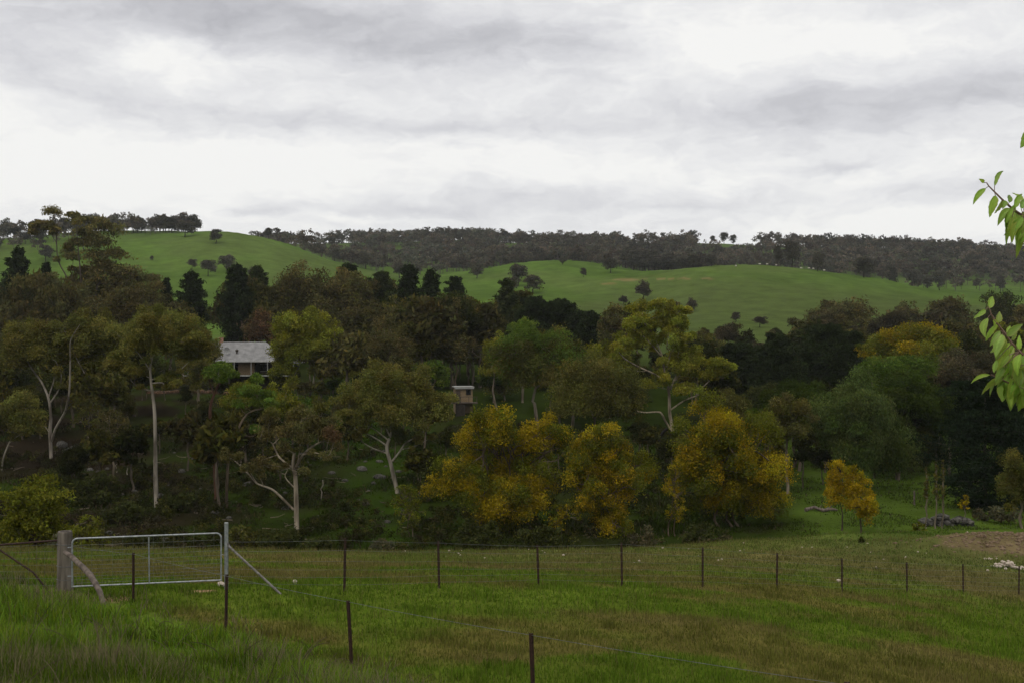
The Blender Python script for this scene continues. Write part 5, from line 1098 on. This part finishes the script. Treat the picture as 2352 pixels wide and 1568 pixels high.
for (k, L_) in ((0, [(2264,433,2238,470,17,.16),(2284,428,2312,391,15,.2),(2260,420,2250,412,11,.05),(2286,449,2281,499,31,.16),(2301,461,2291,494,24,.1),(2321,479,2294,515,22,.12),(2326,490,2318,560,18,.1),(2318,466,2322,446,18,.1),(2336,484,2330,530,24,.1),(2345,490,2344,560,30,.08),(2330,478,2352,445,20,.15),
   (2350,470,2330,440,16,.1),(2310,462,2305,478,16,.05),(2356,495,2350,590,34,.1),(2345,480,2362,455,20,.1),(2338,490,2310,515,16,.1),(2370,510,2358,470,26,.1),(2352,498,2338,545,22,.05),(2362,560,2338,548,18,.1),(2380,580,2352,575,30,.1)]),
  (1, [(2271,708,2284,679,22,.08),(2264,713,2243,732,16,.1),(2269,730,2262,778,22,.18),(2287,746,2270,786,20,.16),(2291,741,2299,716,22,.08),(2281,733,2292,760,16,.05),(2297,760,2278,795,18,.1),(2312,772,2352,748,26,.15),(2301,768,2289,815,32,.08),(2306,775,2300,832,28,.08),(2318,786,2306,838,22,.08),(2285,790,2291,826,22,.08),
   (2330,796,2316,848,24,.08),(2338,804,2346,770,20,.1),(2345,812,2332,862,26,.06),(2322,780,2340,765,16,.1),(2354,820,2345,876,28,.06),(2360,825,2372,780,26,.1),(2318,800,2324,838,22,.04),(2312,765,2322,748,14,.05),(2350,815,2362,860,24,.05),(2289,826,2286,857,18,.12),(2326,820,2312,868,24,.05),(2340,840,2336,890,26,.05),(2366,840,2356,905,30,.05)]),
  (2, [(2274,860,2233,882,12,.22),(2297,866,2264,908,19,.2),(2292,868,2276,908,10,.15),(2303,876,2297,926,32,.08),(2313,883,2320,942,28,.1),(2328,884,2320,930,22,.05),(2335,888,2344,928,20,.05),(2340,886,2354,850,20,.1),(2352,893,2345,945,30,.06),(2345,893,2330,925,16,.05),(2366,898,2352,938,30,.05),(2372,900,2382,860,24,.1),(2310,874,2290,892,12,.15),(2320,880,2308,915,22,.06)])):
    for q in L_:
        d = dd[k]+fr2.normal(0, .035); m_ = (LD0+d)/F; fleaf(LV, lp(q[0], q[1], d), lp(q[2], q[3], d+fr2.normal(0, .012)), q[4]*m_*.85, fr2, q[5]*1.35); petiole(q[0], q[1], d, (tw1, tw2, tw3)[k])
for i in range(110):
    if i < 74: bx, by = fr2.uniform(2302, 2385), 0; by = np.interp(bx, [2289, 2324, 2370, 2400], [800, 835, 880, 900])+fr2.uniform(-45, 40); tw = tw3 if by > 850 else tw2
    else: bx = fr2.uniform(2318, 2385); by = np.interp(bx, [2314, 2352, 2400], [470, 498, 520])+fr2.uniform(-12, 26); tw = tw1
    d = fr2.normal(.05, .07); L_ = fr2.uniform(28, 54); a = fr2.normal(-.15, .35); fleaf(LV, lp(bx, by, d), lp(bx+math.sin(a)*L_, by+math.cos(a)*L_, d), fr2.uniform(14, 23)*LD0/F, fr2, fr2.uniform(.06, .28)); petiole(bx, by, d, tw)
fleaf(LV, lp(2362, 300, .1), lp(2350, 340, .1), 34*LD0/F, fr2, .1)
# the part of the tree outside the frame
trunk_xy = np.array([1.95, 3.2]); tz = g1(*trunk_xy); gz0 = tz
BRN.tube([[1.95, 3.2, tz-.3], [1.93, 3.2, tz+.5], [1.86, 3.15, -.4], [1.8, 3.1, .3], [1.85, 3.05, .9]], [.07, .06, .05, .035, .015], 10)
for e, st in (((2560, 640, dd[0]+.11), [1.82, 3.12, .05]), ((2590, 980, dd[1]+.12), [1.90, 3.18, -.65]), ((2500, 945, dd[2]+.08), [1.90, 3.18, -.70])):
    q = lp(*e); BRN.tube([st, (np.array(st)+q)/2+[0, 0, .04], q], [.02, .012, .0045], 7)
for i in range(170):
    px, py = fr2.uniform(2385, 2720), fr2.uniform(200, 1080); d = fr2.uniform(-.15, .4); b = lp(px, py, d); fleaf(LV, b, b+np.array([fr2.normal(0, .02), fr2.normal(0, .01), -fr2.uniform(.03, .065)]), .026, fr2, .1)
    BRN.tube([b, b+[.02, .02, .03]], .0012, 4)
root = empty('fruit_tree', (trunk_xy[0], trunk_xy[1], gz0), 'fruit tree with large fresh green serrated leaves hanging in at the right edge', 'tree')
off = np.array(root.location)
for mb, nm, mt, sm in ((BRN, 'branches', BARK, True), (LV, 'leaves', flmat(), True)):
    mb.V = [v-off.astype(np.float32) for v in mb.V]; mb.build(nm, mt, root, sm)

# ------------------------------------------------------------------ haze
zt, zb = 150., -60.
mb = MB(); mb.box([0, 0, (zt+zb)/2], [5600, 5600, zt-zb])
m, nt, out = mat('haze_air'); v = N(nt, 'ShaderNodeVolumePrincipled'); v.inputs['Density'].default_value = HAZE = .000075; v.inputs['Color'].default_value = (.86, .88, .96, 1); v.inputs['Anisotropy'].default_value = .2
nt.links.new(v.outputs[0], out.inputs['Volume']); o = mb.build('haze', m); tag(o, kind='stuff')

# ------------------------------------------------------------------ sky, sun, camera
SUN_EL, SUN_AZ = math.radians(48), math.radians(205)      # azimuth clockwise from +Y: behind the camera, a little left
w = bpy.data.worlds.new('World'); S.world = w; w.use_nodes = True; nt = w.node_tree; nt.nodes.clear(); l = nt.links.new
out = nt.nodes.new('ShaderNodeOutputWorld')
sk = N(nt, 'ShaderNodeTexSky', sky_type='NISHITA', sun_disc=False, sun_elevation=SUN_EL, sun_rotation=SUN_AZ)
bg1 = N(nt, 'ShaderNodeBackground'); bg1.inputs[1].default_value = .10; l(sk.outputs[0], bg1.inputs[0])
def MATH(op, a, b=None, c=None, clamp=False):
    n = nt.nodes.new('ShaderNodeMath'); n.operation = op; n.use_clamp = clamp
    for i, v_ in enumerate((a, b, c)):
        if v_ is None: continue
        if isinstance(v_, (int, float)): n.inputs[i].default_value = v_
        else: l(v_, n.inputs[i])
    return n.outputs[0]
tc = N(nt, 'ShaderNodeTexCoord'); sp = N(nt, 'ShaderNodeSeparateXYZ'); l(tc.outputs['Generated'], sp.inputs[0]); X, Y, Z = sp.outputs
az = MATH('ARCTAN2', X, Y); el = MATH('ARCSINE', Z)       # cloud deck laid out by compass bearing and elevation
def comb(a, b, c=0.):
    n = nt.nodes.new('ShaderNodeCombineXYZ')
    for i, v_ in enumerate((a, b, c)):
        if isinstance(v_, (int, float)): n.inputs[i].default_value = v_
        else: l(v_, n.inputs[i])
    return n.outputs[0]
def noise(vec, scale, detail=6, rough=.55, dist=0.):
    n = nt.nodes.new('ShaderNodeTexNoise'); n.inputs['Scale'].default_value = scale; n.inputs['Detail'].default_value = detail; n.inputs['Roughness'].default_value = rough; n.inputs['Distortion'].default_value = dist; l(vec, n.inputs['Vector']); return n
# stretched layers
wv = comb(MATH('MULTIPLY', az, 1.0), MATH('MULTIPLY', el, 2.2))
warp = noise(wv, 7.0, 6, .62); wc = nt.nodes.new('ShaderNodeSeparateXYZ'); l(warp.outputs['Color'], wc.inputs[0])
azw = MATH('ADD', az, MATH('MULTIPLY', MATH('SUBTRACT', wc.outputs[0], .5), .16)); elw = MATH('ADD', el, MATH('MULTIPLY', MATH('SUBTRACT', wc.outputs[1], .5), .060))
A_ = noise(comb(MATH('MULTIPLY', azw, 1.), MATH('MULTIPLY', elw, 5.5)), 4.2, 7, .58).outputs['Fac']
B_ = noise(comb(MATH('MULTIPLY', azw, 1.), MATH('MULTIPLY', elw, 3.2), 4.), 13., 6, .6).outputs['Fac']
C_ = noise(comb(azw, MATH('MULTIPLY', elw, 2.0), 9.), 26., 5, .55).outputs['Fac']
base = MATH('MULTIPLY_ADD', MATH('SUBTRACT', A_, .5), .26, .905)
base = MATH('MULTIPLY_ADD', MATH('SUBTRACT', C_, .5), .26, base)
E_ = noise(comb(azw, MATH('MULTIPLY', elw, 1.7), 15.), 70., 5, .6).outputs['Fac']
base = MATH('MULTIPLY_ADD', MATH('SUBTRACT', E_, .5), .10, base)
base = MATH('MULTIPLY_ADD', MATH('SUBTRACT', B_, .5), .26, base)
def cloud(px, py, rx, ry, amt):
    """grey (amt<0) or bright patch of the cloud deck centred on a bearing and elevation"""
    global base
    a = math.atan((px-CX)/F); e = math.atan((CY-py)/F*math.cos(a))
    u = MATH('DIVIDE', MATH('SUBTRACT', azw, a), rx/F); v_ = MATH('DIVIDE', MATH('SUBTRACT', elw, e), ry/F)
    r2 = MATH('ADD', MATH('MULTIPLY', u, u), MATH('MULTIPLY', v_, v_)); g = MATH('POWER', 2.718, MATH('MULTIPLY', r2, -1.0))
    base = MATH('MULTIPLY_ADD', g, amt, base)
for c in [(560, 20, 420, 70, -.32), (60, 90, 190, 80, -.18), (1000, 110, 330, 55, -.18), (620, 275, 480, 24, -.10), (980, 265, 260, 22, -.08), (1990, 250, 330, 60, -.22), (2300, 170, 160, 60, -.14), (1300, 90, 260, 80, -.10),
          (590, 488, 70, 16, -.20), (900, 485, 260, 22, -.16), (1200, 450, 260, 30, -.12), (1920, 375, 75, 14, -.20), (2300, 430, 180, 20, -.12), (1500, 470, 200, 20, -.10), (170, 365, 90, 14, -.08),
          (1500, 270, 500, 60, -.07), (300, 212, 300, 24, -.07), (1050, 190, 350, 30, -.07), (330, 130, 260, 30, .14), (150, 400, 480, 90, .14), (700, 380, 420, 60, .10), (1650, 90, 260, 70, .12), (1400, 380, 420, 60, .10), (2100, 520, 300, 40, .14), (2000, 60, 200, 40, .08), (60, 250, 160, 30, .08), (760, 505, 120, 12, .12), (1130, 215, 300, 35, .06)]:
    cloud(*c)
base = MATH('MAXIMUM', MATH('MINIMUM', base, 1.02), .30)
ovh = MATH('MULTIPLY', base, 1.0)
cr = N(nt, 'ShaderNodeValToRGB'); e = cr.color_ramp.elements; e[0].position = .30; e[0].color = (.31, .305, .325, 1); e[1].position = 1.0; e[1].color = (.955, .95, .93, 1)
for p_, c_ in ((.55, (.50, .50, .53, 1)), (.75, (.70, .70, .725, 1)), (.9, (.85, .85, .855, 1))): q = e.new(p_); q.color = c_
l(base, cr.inputs[0]); bg2 = N(nt, 'ShaderNodeBackground'); bg2.inputs[1].default_value = 1.0; l(cr.outputs[0], bg2.inputs[0])
mx = N(nt, 'ShaderNodeMixShader'); mx.inputs[0].default_value = .97; l(bg1.outputs[0], mx.inputs[1]); l(bg2.outputs[0], mx.inputs[2]); l(mx.outputs[0], out.inputs[0])
sun = bpy.data.lights.new('sun', 'SUN'); sun.energy = .9; sun.angle = math.radians(25); sun.color = (1, .93, .80)
so = bpy.data.objects.new('sun', sun); COL.objects.link(so); so.rotation_euler = (math.pi/2-SUN_EL, 0, math.pi-SUN_AZ); so.location = (0, -50, 120)
cam = bpy.data.cameras.new('camera'); cam.lens = 40; cam.sensor_width = 36; cam.clip_start = .05; cam.clip_end = 12000
co = bpy.data.objects.new('camera', cam); COL.objects.link(co); co.rotation_euler = (math.pi/2, 0, 0); S.camera = co
S.view_settings.view_transform = 'Standard'; S.view_settings.look = 'None'; S.view_settings.exposure = 0; S.view_settings.gamma = 1
S.render.engine = 'CYCLES'; cy = S.cycles; cy.max_bounces = 5; cy.diffuse_bounces = 3; cy.transmission_bounces = 3; cy.volume_bounces = 1; cy.use_denoising = True; cy.use_adaptive_sampling = True; cy.adaptive_threshold = .02
